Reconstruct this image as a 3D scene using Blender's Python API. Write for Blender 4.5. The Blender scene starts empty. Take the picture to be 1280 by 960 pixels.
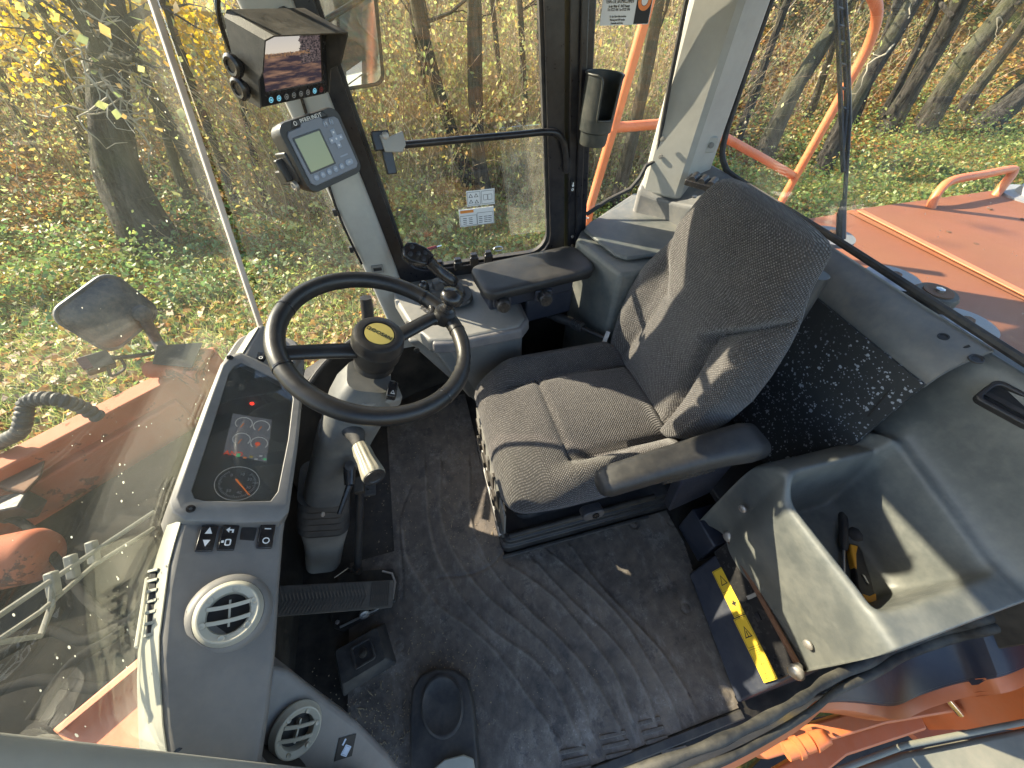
import bpy, bmesh, math, random
import numpy as np
from mathutils import Vector, Matrix
random.seed(7); rng = np.random.default_rng(11)
S = bpy.context.scene; COL = S.collection
R = math.radians
# ------------------------------------------------------------------ camera, sky, sun, exposure
EYE = Vector((0, 0, 1.5))
cam = bpy.data.objects.new('camera', bpy.data.cameras.new('camera')); COL.objects.link(cam)
cam.location = EYE; cam.rotation_euler = (R(42), 0, R(-15))
cam.data.sensor_width = 36; cam.data.lens = 13.5; cam.data.clip_start = .02; cam.data.clip_end = 2000
S.camera = cam
SUN = Vector((-1, .74, .77)).normalized()           # towards the sun
el = math.asin(SUN.z); az = math.atan2(SUN.x, SUN.y)
W = bpy.data.worlds.new('World'); S.world = W; W.use_nodes = True
wn = W.node_tree.nodes; wn.clear()
sky = wn.new('ShaderNodeTexSky'); sky.sky_type = 'NISHITA'; sky.sun_disc = False
sky.sun_elevation = el; sky.sun_rotation = az % (2*math.pi)
bg = wn.new('ShaderNodeBackground'); bg.inputs['Strength'].default_value = .135
wo = wn.new('ShaderNodeOutputWorld')
W.node_tree.links.new(sky.outputs[0], bg.inputs[0]); W.node_tree.links.new(bg.outputs[0], wo.inputs[0])
sl = bpy.data.lights.new('sun', 'SUN'); sl.energy = 5.0; sl.angle = R(.5); sl.color = (1, .87, .67)
sun = bpy.data.objects.new('sun', sl); COL.objects.link(sun); sun.location = (-8, 6, 9)
sun.rotation_euler = SUN.to_track_quat('Z', 'Y').to_euler()
S.view_settings.view_transform = 'Standard'; S.view_settings.look = 'None'
S.view_settings.gamma = 1; S.view_settings.exposure = 1.8
S.cycles.transparent_max_bounces = 32; S.cycles.max_bounces = 10

# ------------------------------------------------------------------ sight lines of the photograph -> points on known planes
_F = Vector((math.sin(R(15))*math.cos(R(48)), math.cos(R(15))*math.cos(R(48)), -math.sin(R(48))))
_Rt = Vector((math.cos(R(15)), -math.sin(R(15)), 0)); _U = _Rt.cross(_F)
def ray(px, py): return _F*480 + _Rt*(px-640) + _U*(480-py)
def PZ(px, py, z): d = ray(px, py); return EYE + d*((z-EYE.z)/d.z)
def PY(px, py, y): d = ray(px, py); return EYE + d*(y/d.y)
def PX(px, py, x): d = ray(px, py); return EYE + d*(x/d.x)
def PN(px, py, p, n): d = ray(px, py); n = Vector(n); return EYE + d*((Vector(p)-EYE).dot(n)/d.dot(n))

# ------------------------------------------------------------------ mesh builder
def frame(o, n, up=(0, 0, 1)):
    n = Vector(n).normalized(); up = Vector(up)
    x = up.cross(n)
    if x.length < 1e-4: x = Vector((1, 0, 0)).cross(n)
    x.normalize(); y = n.cross(x)
    m = Matrix((x, y, n)).transposed().to_4x4(); m.translation = Vector(o); return m
def rrect(w, h, r, k=4):
    out = []
    for cx, cy, a0 in ((w/2-r, h/2-r, 0), (-w/2+r, h/2-r, 90), (-w/2+r, -h/2+r, 180), (w/2-r, -h/2+r, 270)):
        for i in range(k+1):
            a = R(a0+90*i/k); out.append((cx+r*math.cos(a), cy+r*math.sin(a)))
    return out
def spline(pts, n=8):
    P = [Vector(p) for p in pts]; Q = [2*P[0]-P[1]]+P+[2*P[-1]-P[-2]]; out = []
    for i in range(1, len(Q)-2):
        a, b, c, d = Q[i-1:i+3]
        for k in range(n):
            t = k/n
            out.append(.5*((2*b)+(c-a)*t+(2*a-5*b+4*c-d)*t*t+(3*b-a-3*c+d)*t**3))
    out.append(P[-1]); return out
def lerp_tab(tab, x):
    return float(np.interp(x, [t[0] for t in tab], [t[1] for t in tab]))
def sstep(a, b, x):
    t = min(1, max(0, (x-a)/(b-a))); return t*t*(3-2*t)
class MB:
    def __init__(s): s.v = []; s.f = []; s.uv = None
    def add(s, v, f):
        o = len(s.v); s.v += [Vector(p) for p in v]; s.f += [tuple(i+o for i in q) for q in f]; return s
    def box(s, c, d, M=None):
        x, y, z = [k/2 for k in d]
        vs = [Vector((sx*x, sy*y, sz*z)) for sx in (-1, 1) for sy in (-1, 1) for sz in (-1, 1)]
        vs = [(M @ (v+Vector(c)) if M else v+Vector(c)) for v in vs]
        return s.add(vs, [(0, 1, 3, 2), (4, 6, 7, 5), (0, 4, 5, 1), (2, 3, 7, 6), (0, 2, 6, 4), (1, 5, 7, 3)])
    def hexa(s, b, t):
        n = len(b); return s.add(list(b)+list(t), [tuple(range(n))[::-1], tuple(range(n, 2*n))]+[(i, (i+1) % n, n+(i+1) % n, n+i) for i in range(n)])
    def prism(s, poly, M, z0, z1):
        return s.hexa([M @ Vector((x, y, z0)) for x, y in poly], [M @ Vector((x, y, z1)) for x, y in poly])
    def loft(s, loops, caps=True, closed=False):
        n = len(loops[0]); m = len(loops); v = [p for l in loops for p in l]; f = []
        for j in range(m if closed else m-1):
            k = (j+1) % m
            f += [(j*n+i, j*n+(i+1) % n, k*n+(i+1) % n, k*n+i) for i in range(n)]
        if caps and not closed: f += [tuple(range(n))[::-1], tuple(range((m-1)*n, m*n))]
        return s.add(v, f)
    def tube(s, pts, r, n=10, closed=False, caps=True):
        P = [Vector(p) for p in pts]; m = len(P); loops = []; ref = None
        for i in range(m):
            if closed: t = P[(i+1) % m]-P[i-1]
            else: t = P[min(i+1, m-1)]-P[max(i-1, 0)]
            t.normalize()
            if ref is None: ref = t.orthogonal()
            ref = (ref-t*ref.dot(t)).normalized(); b = t.cross(ref)
            rr = r[i] if isinstance(r, (list, tuple)) else r
            loops.append([P[i]+(ref*math.cos(2*math.pi*k/n)+b*math.sin(2*math.pi*k/n))*rr for k in range(n)])
        return s.loft(loops, caps, closed)
    def lathe(s, prof, M, n=24, caps=True):
        return s.loft([[M @ Vector((r*math.cos(2*math.pi*k/n), r*math.sin(2*math.pi*k/n), h)) for k in range(n)] for r, h in prof], caps)
    def ring(s, outer, inner, M, z0, z1):
        n = len(outer); L = []
        for poly, z in ((outer, z0), (outer, z1), (inner, z1), (inner, z0)): L.append([M @ Vector((x, y, z)) for x, y in poly])
        return s.loft(L, False, True)
    def grid(s, rows, flip=False):
        n = len(rows[0]); f = []
        for j in range(len(rows)-1):
            for i in range(n-1):
                q = (j*n+i, j*n+i+1, (j+1)*n+i+1, (j+1)*n+i); f.append(q[::-1] if flip else q)
        return s.add([p for r_ in rows for p in r_], f)
    def slab(s, rows, d):                      # a sheet with thickness; d = offset vector or list-of-lists
        n, m = len(rows[0]), len(rows); d = Vector(d)
        a = [Vector(p) for r_ in rows for p in r_]; o = n*m; f = []
        for j in range(m-1):
            for i in range(n-1):
                q = (j*n+i, j*n+i+1, (j+1)*n+i+1, (j+1)*n+i); f += [q, tuple(k+o for k in q[::-1])]
        edge = [i for i in range(n)]+[j*n+n-1 for j in range(1, m)]+[(m-1)*n+i for i in range(n-2, -1, -1)]+[j*n for j in range(m-2, 0, -1)]
        for i in range(len(edge)):
            p, q = edge[i], edge[(i+1) % len(edge)]; f.append((q, p, p+o, q+o))
        return s.add(a+[p+d for p in a], f)
WL = {}                                        # world place of every object
def obj(name, mb, mat, parent=None, smooth=40, bevel=0, sub=0, kind=None, seg=2):
    me = bpy.data.meshes.new(name); n = len(mb.v)
    c = sum(mb.v, Vector())/n if n else Vector()
    base = WL[parent.name] if parent else Vector()
    me.from_pydata([v-c for v in mb.v], [], mb.f); me.update()
    bm = bmesh.new(); bm.from_mesh(me); bmesh.ops.recalc_face_normals(bm, faces=bm.faces); bm.to_mesh(me); bm.free()
    if mb.uv is not None:
        l = me.uv_layers.new(name='UVMap'); idx = np.empty(len(me.loops), np.int32); me.loops.foreach_get('vertex_index', idx)
        l.data.foreach_set('uv', np.array(mb.uv, np.float32)[idx].ravel())
    o = bpy.data.objects.new(name, me); COL.objects.link(o)
    for m in (mat if isinstance(mat, (list, tuple)) else [mat]): me.materials.append(m)
    if smooth:
        me.shade_smooth(); me.set_sharp_from_angle(angle=R(smooth))
    if parent: o.parent = parent
    o.location = c-base; WL[o.name] = c
    if bevel:
        b = o.modifiers.new('bevel', 'BEVEL'); b.width = bevel; b.segments = seg; b.limit_method = 'ANGLE'; b.angle_limit = R(35); b.harden_normals = False
    if sub:
        b = o.modifiers.new('sub', 'SUBSURF'); b.levels = sub; b.render_levels = sub
    if kind: o['kind'] = kind
    return o
def tag(o, label, cat, group=None):
    o['label'] = label; o['category'] = cat
    if group: o['group'] = group
    return o
def thing(name, label, cat, loc, group=None):
    o = bpy.data.objects.new(name, None); COL.objects.link(o); o.location = Vector(loc); o.empty_display_size = .05
    WL[o.name] = Vector(loc); return tag(o, label, cat, group)
def text(body, size, M, mat, parent, name='lettering', align='CENTER', ext=.0004, sx=1.0):
    cu = bpy.data.curves.new('t', 'FONT'); cu.body = body; cu.size = size; cu.align_x = align; cu.align_y = 'CENTER'; cu.extrude = ext; cu.resolution_u = 2
    t = bpy.data.objects.new('t', cu); me = bpy.data.meshes.new_from_object(t)
    mb = MB(); mb.add([M @ Vector((v.co.x*sx, v.co.y, v.co.z)) for v in me.vertices], [tuple(p.vertices) for p in me.polygons])
    bpy.data.objects.remove(t); bpy.data.curves.remove(cu); bpy.data.meshes.remove(me)
    return obj(name, mb, mat, parent, smooth=0)

# ------------------------------------------------------------------ materials
class NT:
    def __init__(s, name):
        s.m = bpy.data.materials.new(name); s.m.use_nodes = True; s.n = s.m.node_tree.nodes; s.l = s.m.node_tree.links; s.n.clear()
        s.out = s.n.new('ShaderNodeOutputMaterial')
    def k(s, t, **kw):
        n = s.n.new('ShaderNode'+t)
        for a, b in kw.items():
            if a.startswith('i_'): s.set(n.inputs[int(a[2:]) if a[2:].isdigit() else a[2:].replace('_', ' ')], b)
            else: setattr(n, a, b)
        return n
    def set(s, inp, b):
        if hasattr(b, 'is_output'): s.l.new(b, inp)
        elif isinstance(b, (tuple, list)) and len(b) == 3 and inp.type == 'RGBA': inp.default_value = (*b, 1)
        else: inp.default_value = b
    def math(s, op, a, b=0.0, c=None):
        n = s.k('Math', operation=op); s.set(n.inputs[0], a); s.set(n.inputs[1], b)
        if c is not None: s.set(n.inputs[2], c)
        return n.outputs[0]
    def noise(s, scale, vec=None, detail=4, rough=.6):
        n = s.k('TexNoise'); n.inputs['Scale'].default_value = scale; n.inputs['Detail'].default_value = detail; n.inputs['Roughness'].default_value = rough
        if vec is not None: s.l.new(vec, n.inputs['Vector'])
        return n.outputs['Fac']
    def coord(s, which='Object'): return s.k('TexCoord').outputs[which]
    def mix(s, f, a, b):
        n = s.k('Mix', data_type='RGBA'); s.set(n.inputs[0], f); s.set(n.inputs[6], a); s.set(n.inputs[7], b); return n.outputs[2]
    def ramp(s, f, a, b):
        n = s.k('MapRange'); n.inputs[1].default_value = a; n.inputs[2].default_value = b; s.set(n.inputs[0], f); return n.outputs[0]
    def bsdf(s, col, rough, metal=0.0, bump=None, bs=.3, bd=.002, spec=.5, **kw):
        b = s.k('BsdfPrincipled'); s.set(b.inputs['Base Color'], col); s.set(b.inputs['Roughness'], rough); s.set(b.inputs['Metallic'], metal)
        b.inputs['Specular IOR Level'].default_value = spec
        for a, v in kw.items(): s.set(b.inputs[a.replace('_', ' ')], v)
        if bump is not None:
            u = s.k('Bump'); u.inputs['Strength'].default_value = bs; u.inputs['Distance'].default_value = bd; s.l.new(bump, u.inputs['Height']); s.l.new(u.outputs[0], b.inputs['Normal'])
        return b
    def done(s, sh): s.l.new(sh.outputs[0] if hasattr(sh, 'outputs') else sh, s.out.inputs[0]); return s.m
def plastic(name, col, rough=.5, grain=.25, gscale=700, dust=.25, dcol=(.32, .28, .22), var=.12, spec=.45, metal=0.0):
    t = NT(name); c = t.coord()
    big = t.noise(9, c, 5, .65); mid = t.noise(55, c, 3)
    c0 = t.mix(t.ramp(big, .3, .7), tuple(k*(1-var) for k in col), tuple(min(1, k*(1+var)) for k in col))
    dm = t.math('MULTIPLY', t.ramp(t.math('MULTIPLY', big, t.math('ADD', mid, .5)), .35, .75), dust)
    c1 = t.mix(dm, c0, dcol)
    r = t.math('ADD', t.math('MULTIPLY', mid, .16), rough-.08)
    r = t.math('ADD', r, t.math('MULTIPLY', dm, .35))
    return t.done(t.bsdf(c1, r, metal, t.noise(gscale, c, 1), grain, .0006, spec))
def simple(name, col, rough=.5, metal=0.0, spec=.5, **kw):
    t = NT(name); return t.done(t.bsdf(col, rough, metal, spec=spec, **kw))
def paint(name, col, wear=.35, under=(.09, .06, .045), rough=.42, dust=.4, scale=5, dcol=(.45, .36, .27)):
    t = NT(name); c = t.coord(); a = t.noise(scale, c, 8, .68); b = t.noise(scale*7, c, 5, .7)
    w = t.ramp(t.math('ADD', a, t.math('MULTIPLY', b, .35)), 1.02-wear*.45, 1.045-wear*.45)
    d = t.math('MULTIPLY', t.ramp(t.math('ADD', t.noise(2.3, c, 5), t.math('MULTIPLY', b, .3)), .4, .95), dust)
    base = t.mix(d, t.mix(t.ramp(a, .3, .7), tuple(k*.86 for k in col), tuple(k*1.1 for k in col)), dcol)
    rust = t.mix(t.ramp(b, .4, .65), under, tuple(k*.35+u*.5 for k, u in zip(col, under)))
    h = t.math('SUBTRACT', t.math('MULTIPLY', b, .12), w)
    return t.done(t.bsdf(t.mix(w, base, rust), t.math('ADD', t.math('MULTIPLY', w, .3), t.math('ADD', t.math('MULTIPLY', d, .5), rough)), 0, h, .3, .002))
M = {}
M['grey'] = plastic('light_grey_plastic', (.165, .165, .155), .5, .25, 600, .2)
M['colgrey'] = plastic('column_plastic', (.095, .098, .098), .48, .25, 600, .22)
M['pillar'] = plastic('pillar_trim', (.36, .355, .32), .55, .2, 900, .12)
M['dash'] = plastic('dash_plastic', (.158, .153, .146), .47, .3, 800, .28, (.27, .25, .22))
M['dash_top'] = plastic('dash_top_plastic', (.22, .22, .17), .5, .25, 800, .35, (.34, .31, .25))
M['console'] = plastic('storage_plastic', (.098, .105, .101), .40, .35, 900, .3, (.25, .24, .20), .12, .5)
M['rearwall'] = plastic('rear_trim_plastic', (.13, .135, .135), .5, .3, 900, .4, (.28, .25, .2))
M['black'] = plastic('black_plastic', (.018, .018, .02), .42, .25, 800, .12, (.2, .18, .15))
M['blackg'] = plastic('glossy_black_plastic', (.014, .014, .016), .25, .06, 400, .06)
M['oily'] = plastic('oil_soaked_steel', (.010, .010, .009), .9, .6, 60, .2, (.07, .05, .035), .4, .04)
M['oilhose'] = plastic('oily_hose', (.010, .010, .010), .85, .3, 200, .15, (.06, .05, .04), spec=.06)
M['rubber'] = plastic('black_rubber', (.025, .025, .027), .6, .35, 500, .35, (.16, .14, .11))
M['pedalrub'] = plastic('dusty_pedal_rubber', (.045, .042, .038), .7, .4, 300, .55, (.16, .13, .10))
M['wheel'] = plastic('wheel_rubber', (.013, .013, .014), .38, .3, 900, .10, (.14, .12, .1))
M['pad'] = plastic('armrest_pad', (.020, .020, .021), .48, .3, 900, .13, (.2, .18, .15))
M['seal'] = plastic('dusty_rubber_seal', (.02, .02, .02), .65, .6, 200, .45, (.17, .155, .12))
M['frame'] = plastic('black_frame_paint', (.012, .013, .018), .3, .1, 300, .08)
M['navy'] = plastic('dark_blue_black_panel', (.022, .026, .04), .42, .15, 700, .15, (.15, .14, .12))
M['vent'] = plastic('pale_vent_plastic', (.37, .36, .30), .45, .1, 700, .12)
M['lid'] = plastic('lid_plastic', (.10, .112, .11), .5, .35, 900, .3)
M['steel'] = simple('steel', (.5, .5, .5), .35, 1.0)
M['zinc'] = plastic('zinc_bolt', (.45, .43, .40), .45, .2, 300, .3, (.2, .13, .08), .2, .5, .7)
M['rust'] = plastic('rusty_steel', (.12, .06, .035), .8, .6, 300, .4, (.2, .1, .05))
M['orange'] = paint('orange_paint', (.62, .135, .025), .12, dust=.35)
M['orange_worn'] = paint('worn_orange_paint', (.42, .088, .024), .62, scale=4, dust=.45, rough=.7, dcol=(.30, .20, .13))
M['hood'] = paint('hood_orange', (.22, .070, .027), .04, dust=.6, rough=.52, scale=3, dcol=(.215, .10, .048))
M['rail'] = paint('rail_orange', (.66, .15, .035), .10, dust=.3, scale=9)
M['dirty'] = plastic('oily_black_steel', (.022, .02, .018), .5, .5, 90, .4, (.1, .08, .055), .4)
M['white'] = simple('white_print', (.75, .75, .73), .5)
M['paper'] = simple('white_sticker', (.72, .73, .72), .45)
M['ink'] = simple('black_print', (.012, .012, .012), .6)
M['yellow'] = simple('yellow_label', (.62, .41, .03), .45)
M['gold'] = simple('gold_badge', (.46, .37, .11), .35, .2)
M['redtag'] = simple('dark_red_tag', (.22, .03, .035), .4)
M['flange'] = plastic('pale_blue_steel', (.21, .215, .23), .45, .1, 300, .3)
def emit(name, col, st=1.0, base=(.02, .02, .02)):
    t = NT(name); return t.done(t.bsdf(base, .25, 0, Emission_Color=(*col, 1), Emission_Strength=st))
def glass(name, dust=.06, dcol=(.8, .78, .66), tint=(.98, .99, .98), scale=3.0, speck=.5):
    t = NT(name); c = t.coord()
    lw = t.k('LayerWeight'); lw.inputs[0].default_value = .5
    f = t.math('ADD', t.math('MULTIPLY', t.math('POWER', lw.outputs['Facing'], 5.0), .9), .045)
    tr = t.k('BsdfTransparent', i_0=tint); gl = t.k('BsdfGlossy', i_0=(1, 1, 1)); gl.inputs['Roughness'].default_value = .002
    mx = t.k('MixShader'); t.set(mx.inputs[0], f); t.l.new(tr.outputs[0], mx.inputs[1]); t.l.new(gl.outputs[0], mx.inputs[2])
    tl = t.k('BsdfTranslucent', i_0=dcol); df = t.k('BsdfDiffuse', i_0=dcol)
    m2 = t.k('MixShader'); m2.inputs[0].default_value = .5; t.l.new(tl.outputs[0], m2.inputs[1]); t.l.new(df.outputs[0], m2.inputs[2])
    n1 = t.noise(scale, c, 6, .7)
    v = t.k('TexVoronoi'); v.inputs['Scale'].default_value = 70; t.l.new(c, v.inputs['Vector'])
    sp = t.math('MULTIPLY', t.math('LESS_THAN', v.outputs['Distance'], t.math('MULTIPLY', t.ramp(t.noise(22, c, 2), .5, .8), .22)), speck)
    a = t.math('ADD', t.math('MULTIPLY', t.ramp(n1, .25, .8), dust), sp)
    m3 = t.k('MixShader'); t.set(m3.inputs[0], a); t.l.new(mx.outputs[0], m3.inputs[1]); t.l.new(m2.outputs[0], m3.inputs[2])
    return t.done(m3)
M['glass_front'] = glass('dusty_windshield_glass', .032, (.75, .75, .6), (.97, .985, .96), 3.0, .9)
M['glass_side'] = glass('side_window_glass', .025, speck=.25)
M['glass_rear'] = glass('rear_window_glass', .045, speck=.35)
M['glass_slide'] = glass('dusty_sliding_pane', .16, (.7, .65, .5), scale=40, speck=.2)
M['lens'] = glass('instrument_lens', .20, (.5, .5, .45), (.8, .8, .8), 5, .15)  # veil raised to stand in for grey reflections on the lens
def fabric():
    t = NT('seat_fabric'); uv = t.coord('UV'); sx = t.k('SeparateXYZ'); t.l.new(uv, sx.inputs[0])
    k = 2*math.pi/.0085
    wob = t.math('MULTIPLY', t.noise(40, uv, 2), 2.2)
    a = t.math('SINE', t.math('ADD', t.math('MULTIPLY', sx.outputs[0], k), wob)); b = t.math('SINE', t.math('ADD', t.math('MULTIPLY', sx.outputs[1], k), wob))
    w = t.math('MULTIPLY', a, b); n = t.noise(260, uv, 2); big = t.noise(7, uv, 4)
    fl = t.math('MULTIPLY', t.ramp(w, .12, .75), t.ramp(n, .40, .62))
    base = t.mix(t.ramp(big, .3, .7), (.036, .033, .032), (.060, .055, .051))
    c = t.mix(fl, base, (.25, .235, .22)); h = t.math('ADD', w, t.math('MULTIPLY', n, .8))
    return t.done(t.bsdf(c, .95, 0, h, .7, .0022, .2, Sheen_Weight=.25, Sheen_Roughness=.5))
M['fabric'] = fabric()
def matmat():
    t = NT('dirty_floor_mat'); c = t.coord(); a = t.noise(3.2, c, 8, .72); b = t.noise(26, c, 8, .75); s_ = t.noise(240, c, 3, .7)
    scr = t.k('TexNoise'); mp = t.k('Mapping'); mp.inputs['Scale'].default_value = (22, 11, 1); mp.inputs['Rotation'].default_value = (0, 0, .9); t.l.new(c, mp.inputs[0]); t.l.new(mp.outputs[0], scr.inputs['Vector']); scr.inputs['Detail'].default_value = 8; scr.inputs['Scale'].default_value = 1.0; scr.inputs['Roughness'].default_value = .75
    d = t.ramp(t.math('ADD', t.math('MULTIPLY', a, .8), t.math('MULTIPLY', b, .5)), .48, .88)
    d2 = t.math('MULTIPLY', t.ramp(scr.outputs['Fac'], .52, .74), .5)
    col = t.mix(t.math('MULTIPLY', d, .85), (.046, .043, .042), (.205, .168, .13))
    col = t.mix(t.math('MULTIPLY', d2, t.ramp(a, .3, .6)), col, (.34, .32, .30))
    col = t.mix(t.math('MULTIPLY', t.ramp(s_, .62, .75), .5), col, (.2, .17, .13))
    pt = t.noise(7, c, 12, .78); pm = t.math('MULTIPLY', t.ramp(pt, .52, .60), t.ramp(t.noise(45, c, 6, .8), .38, .62))
    col = t.mix(t.math('MULTIPLY', pm, .55), col, (.26, .24, .215))
    dk = t.ramp(t.noise(11, c, 10, .75), .56, .62); col = t.mix(t.math('MULTIPLY', dk, .6), col, (.03, .03, .034))
    fine = t.k('TexVoronoi'); fine.inputs['Scale'].default_value = 95; t.l.new(c, fine.inputs['Vector']); col = t.mix(t.math('MULTIPLY', t.math('LESS_THAN', fine.outputs['Distance'], t.math('MULTIPLY', t.ramp(pt, .48, .66), .28)), .5), col, (.33, .29, .24))
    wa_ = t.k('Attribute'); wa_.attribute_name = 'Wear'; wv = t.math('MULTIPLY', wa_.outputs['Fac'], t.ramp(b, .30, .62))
    col = t.mix(t.math('MULTIPLY', wv, .5), col, (.27, .25, .225))  # paler ridge edges: light on the relief put into the colour
    h = t.math('ADD', t.math('MULTIPLY', b, .8), t.math('MULTIPLY', s_, .35))
    return t.done(t.bsdf(col, t.math('ADD', t.math('MULTIPLY', d, .3), .44), 0, h, .6, .0025, .4))
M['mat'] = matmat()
def spotted():
    t = NT('paint_spotted_black_trim'); c = t.coord(); col = (.034, .037, .039)
    m = 0.0
    for sc, th, dn in ((34, .36, .58), (75, .46, .42), (130, .5, .42), (15, .20, .62)):
        v = t.k('TexVoronoi'); v.inputs['Scale'].default_value = sc; t.l.new(c, v.inputs['Vector'])
        wn_ = t.k('TexWhiteNoise'); t.l.new(v.outputs['Color'], wn_.inputs['Vector'])
        r = t.math('MULTIPLY', t.math('SUBTRACT', wn_.outputs['Value'], dn), th*1.3)
        dist = t.math('ADD', v.outputs['Distance'], t.math('MULTIPLY', t.math('SUBTRACT', t.noise(sc*2.2, c, 4), .5), .75))
        q = t.math('LESS_THAN', dist, r); m = q if m == 0.0 else t.math('MAXIMUM', m, q)
    patch = t.ramp(t.noise(5, c, 2), .30, .45); mm = t.math('MULTIPLY', m, patch)
    return t.done(t.bsdf(t.mix(t.math('MULTIPLY', mm, .9), col, (.36, .39, .43)), .55, 0, t.noise(700, c, 1), .25, .0008))
M['spotted'] = spotted()
def veg(name, tr=.55, rough=.6):
    t = NT(name); a = t.k('Attribute'); a.attribute_name = 'Col'
    d = t.k('BsdfDiffuse'); t.l.new(a.outputs['Color'], d.inputs[0]); l = t.k('BsdfTranslucent'); t.l.new(a.outputs['Color'], l.inputs[0])
    g = t.k('BsdfGlossy', i_0=(1, 1, 1)); g.inputs['Roughness'].default_value = .5
    m = t.k('MixShader'); m.inputs[0].default_value = tr; t.l.new(d.outputs[0], m.inputs[1]); t.l.new(l.outputs[0], m.inputs[2])
    m2 = t.k('MixShader'); m2.inputs[0].default_value = .04; t.l.new(m.outputs[0], m2.inputs[1]); t.l.new(g.outputs[0], m2.inputs[2])
    return t.done(m2)
M['leaf'] = veg('leaf'); M['twig'] = veg('twig', .08)
def bark():
    t = NT('bark'); c = t.coord(); mp = t.k('Mapping'); mp.inputs['Scale'].default_value = (9, 9, 1.7); t.l.new(c, mp.inputs[0])
    a = t.noise(1.4, mp.outputs[0], 8, .72); b = t.noise(.9, c, 4); f = t.noise(60, c, 3)
    col = t.mix(t.ramp(a, .35, .65), (.010, .009, .008), (.105, .095, .083)); col = t.mix(t.math('MULTIPLY', t.ramp(b, .5, .7), .5), col, (.12, .13, .06))
    col = t.mix(t.math('MULTIPLY', t.ramp(f, .62, .7), .4), col, (.25, .25, .22))
    return t.done(t.bsdf(col, .9, 0, a, 1.0, .09, .1))
M['bark'] = bark()
def groundm():
    t = NT('forest_floor'); c = t.coord(); a = t.noise(.6, c, 8, .7); b = t.noise(14, c, 8, .75)
    g = t.mix(t.ramp(b, .35, .65), (.035, .045, .012), (.11, .12, .035)); l = t.mix(t.ramp(b, .35, .65), (.13, .06, .016), (.40, .21, .05))
    s_ = t.k('SeparateXYZ'); t.l.new(c, s_.inputs[0])
    return t.done(t.bsdf(t.mix(t.ramp(a, .44, .56), g, l), .95, 0, b, 1.0, .06, .1))
M['ground'] = groundm()
# ================================================================== CAB SHELL
def struct(name, mb, mat, **k): return obj(name, mb, mat, kind='structure', **k)
E3 = Matrix.Identity(4)
M['headliner'] = plastic('headliner', (.42, .41, .37), .8, .2, 300, .1)
struct('cab_floor', MB().box((.2, .64, -.045), (2.1, 1.62, .07)), M['dirty'], bevel=.004)
struct('cab_roof', MB().box((.36, .66, 1.83), (1.86, 1.72, .10)), M['headliner'], bevel=.03)
struct('cab_front_wall', MB().slab([[Vector(q) for q in ((-.64, y, -.05), (-.64, y, .30), (-.60, y, .52), (g+.002, y, .56), (g-.004, y, .60), (g-.012, y, .645))] for y, g in ((-.12, -.32), (.05, -.375), (.15, -.465), (.37, -.537), (.62, -.543), (.91, -.518), (1.05, -.49))], (.012, 0, -.004)), M['dirty'])
struct('cab_corner_wall', MB().slab([[Vector((x, y, -.05)), Vector((x, y, .435))] for x, y in ((-.64, .90), (-.60, 1.04), (-.50, 1.21), (-.36, 1.33), (-.18, 1.41), (.0, 1.45))], (.03, -.03, 0)), M['dirty'])
struct('cab_rear_wall', MB().box((1.235, .63, .40), (.05, 1.6, .98)), M['dirty'], bevel=.004)
struct('cab_side_wall', MB().box((.56, 1.455, .29), (1.38, .05, .62)), M['dirty'], bevel=.004)

struct('roof_header', MB().box((.50, 1.475, 1.68), (1.45, .05, .22)), M['headliner'], bevel=.006)
def sect(c, w, d, r=.02, yaw=0):                       # horizontal rounded section
    ca, sa = math.cos(yaw), math.sin(yaw)
    return [Vector((c[0]+x*ca-y*sa, c[1]+x*sa+y*ca, c[2])) for x, y in rrect(w, d, r)]
# --- right front pillar
p = thing('cab_pillar', 'light grey front corner pillar behind the monitor and the weighing display', 'pillar', (-.15, 1.38, .4))
obj('pillar_trim', MB().loft([sect((-.125-.09*(z-.4)+.012*math.sin(z*3), 1.385, z), .105+.012*(z-.4), .09, .022) for z in (.34, .5, .7, .95, 1.2, 1.45, 1.78)]), M['pillar'], p, smooth=50)
sk = PY(472, 336, 1.338)
obj('belt_slot', MB().ring(rrect(.042, .030, .003), rrect(.030, .013, .002), frame(sk, (0, -1, .1)), -.004, .006), M['grey'], p)
obj('slot_hole', MB().box((0, 0, 0), (.030, .014, .003), frame(sk, (0, -1, .1))), M['ink'], p)
cl = MB()
for z in (.70, .82, .95, 1.08): cl.box((-.180-.09*(z-.4), 1.345, z), (.012, .012, .02))
obj('trim_clip', cl, M['black'], p)
pts = [PY(x, y, 1.335) for x, y in ((452, 330), (424, 270), (398, 190), (376, 120))]
obj('edge_cable', MB().tube(spline(pts, 5), .0045, 6), M['blackg'], p)
# --- right rear pillar
p = thing('cab_pillar', 'broad pale grey rear corner pillar left of the rear window', 'pillar', (1.05, 1.4, .9))
def csec(z):
    k = (z-.96)*.02
    return [Vector(q) for q in ((.935+k, 1.44, z), (.938+k, 1.425, z), (1.022+k, 1.338, z), (1.045+k, 1.332, z), (1.172, 1.372, z), (1.18, 1.385, z), (1.18, 1.46, z), (.94+k, 1.46, z))]
obj('pillar_trim', MB().loft([csec(z) for z in (.86, 1.0, 1.2, 1.5, 1.78)]), M['pillar'], p, smooth=25, bevel=.010, seg=3)
s_ = PY(887, 180, 1.36)
obj('lamp_switch', MB().prism(rrect(.045, .05, .008), frame(s_, (-.25, -1, .05)), -.012, .014), M['pillar'], p, bevel=.003)
obj('switch_button', MB().lathe([(.010, 0), (.010, .004), (.0, .005)], frame(s_+Vector((-.003, -.0135, 0)), (-.25, -1, .05)), 14), M['grey'], p)
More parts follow.
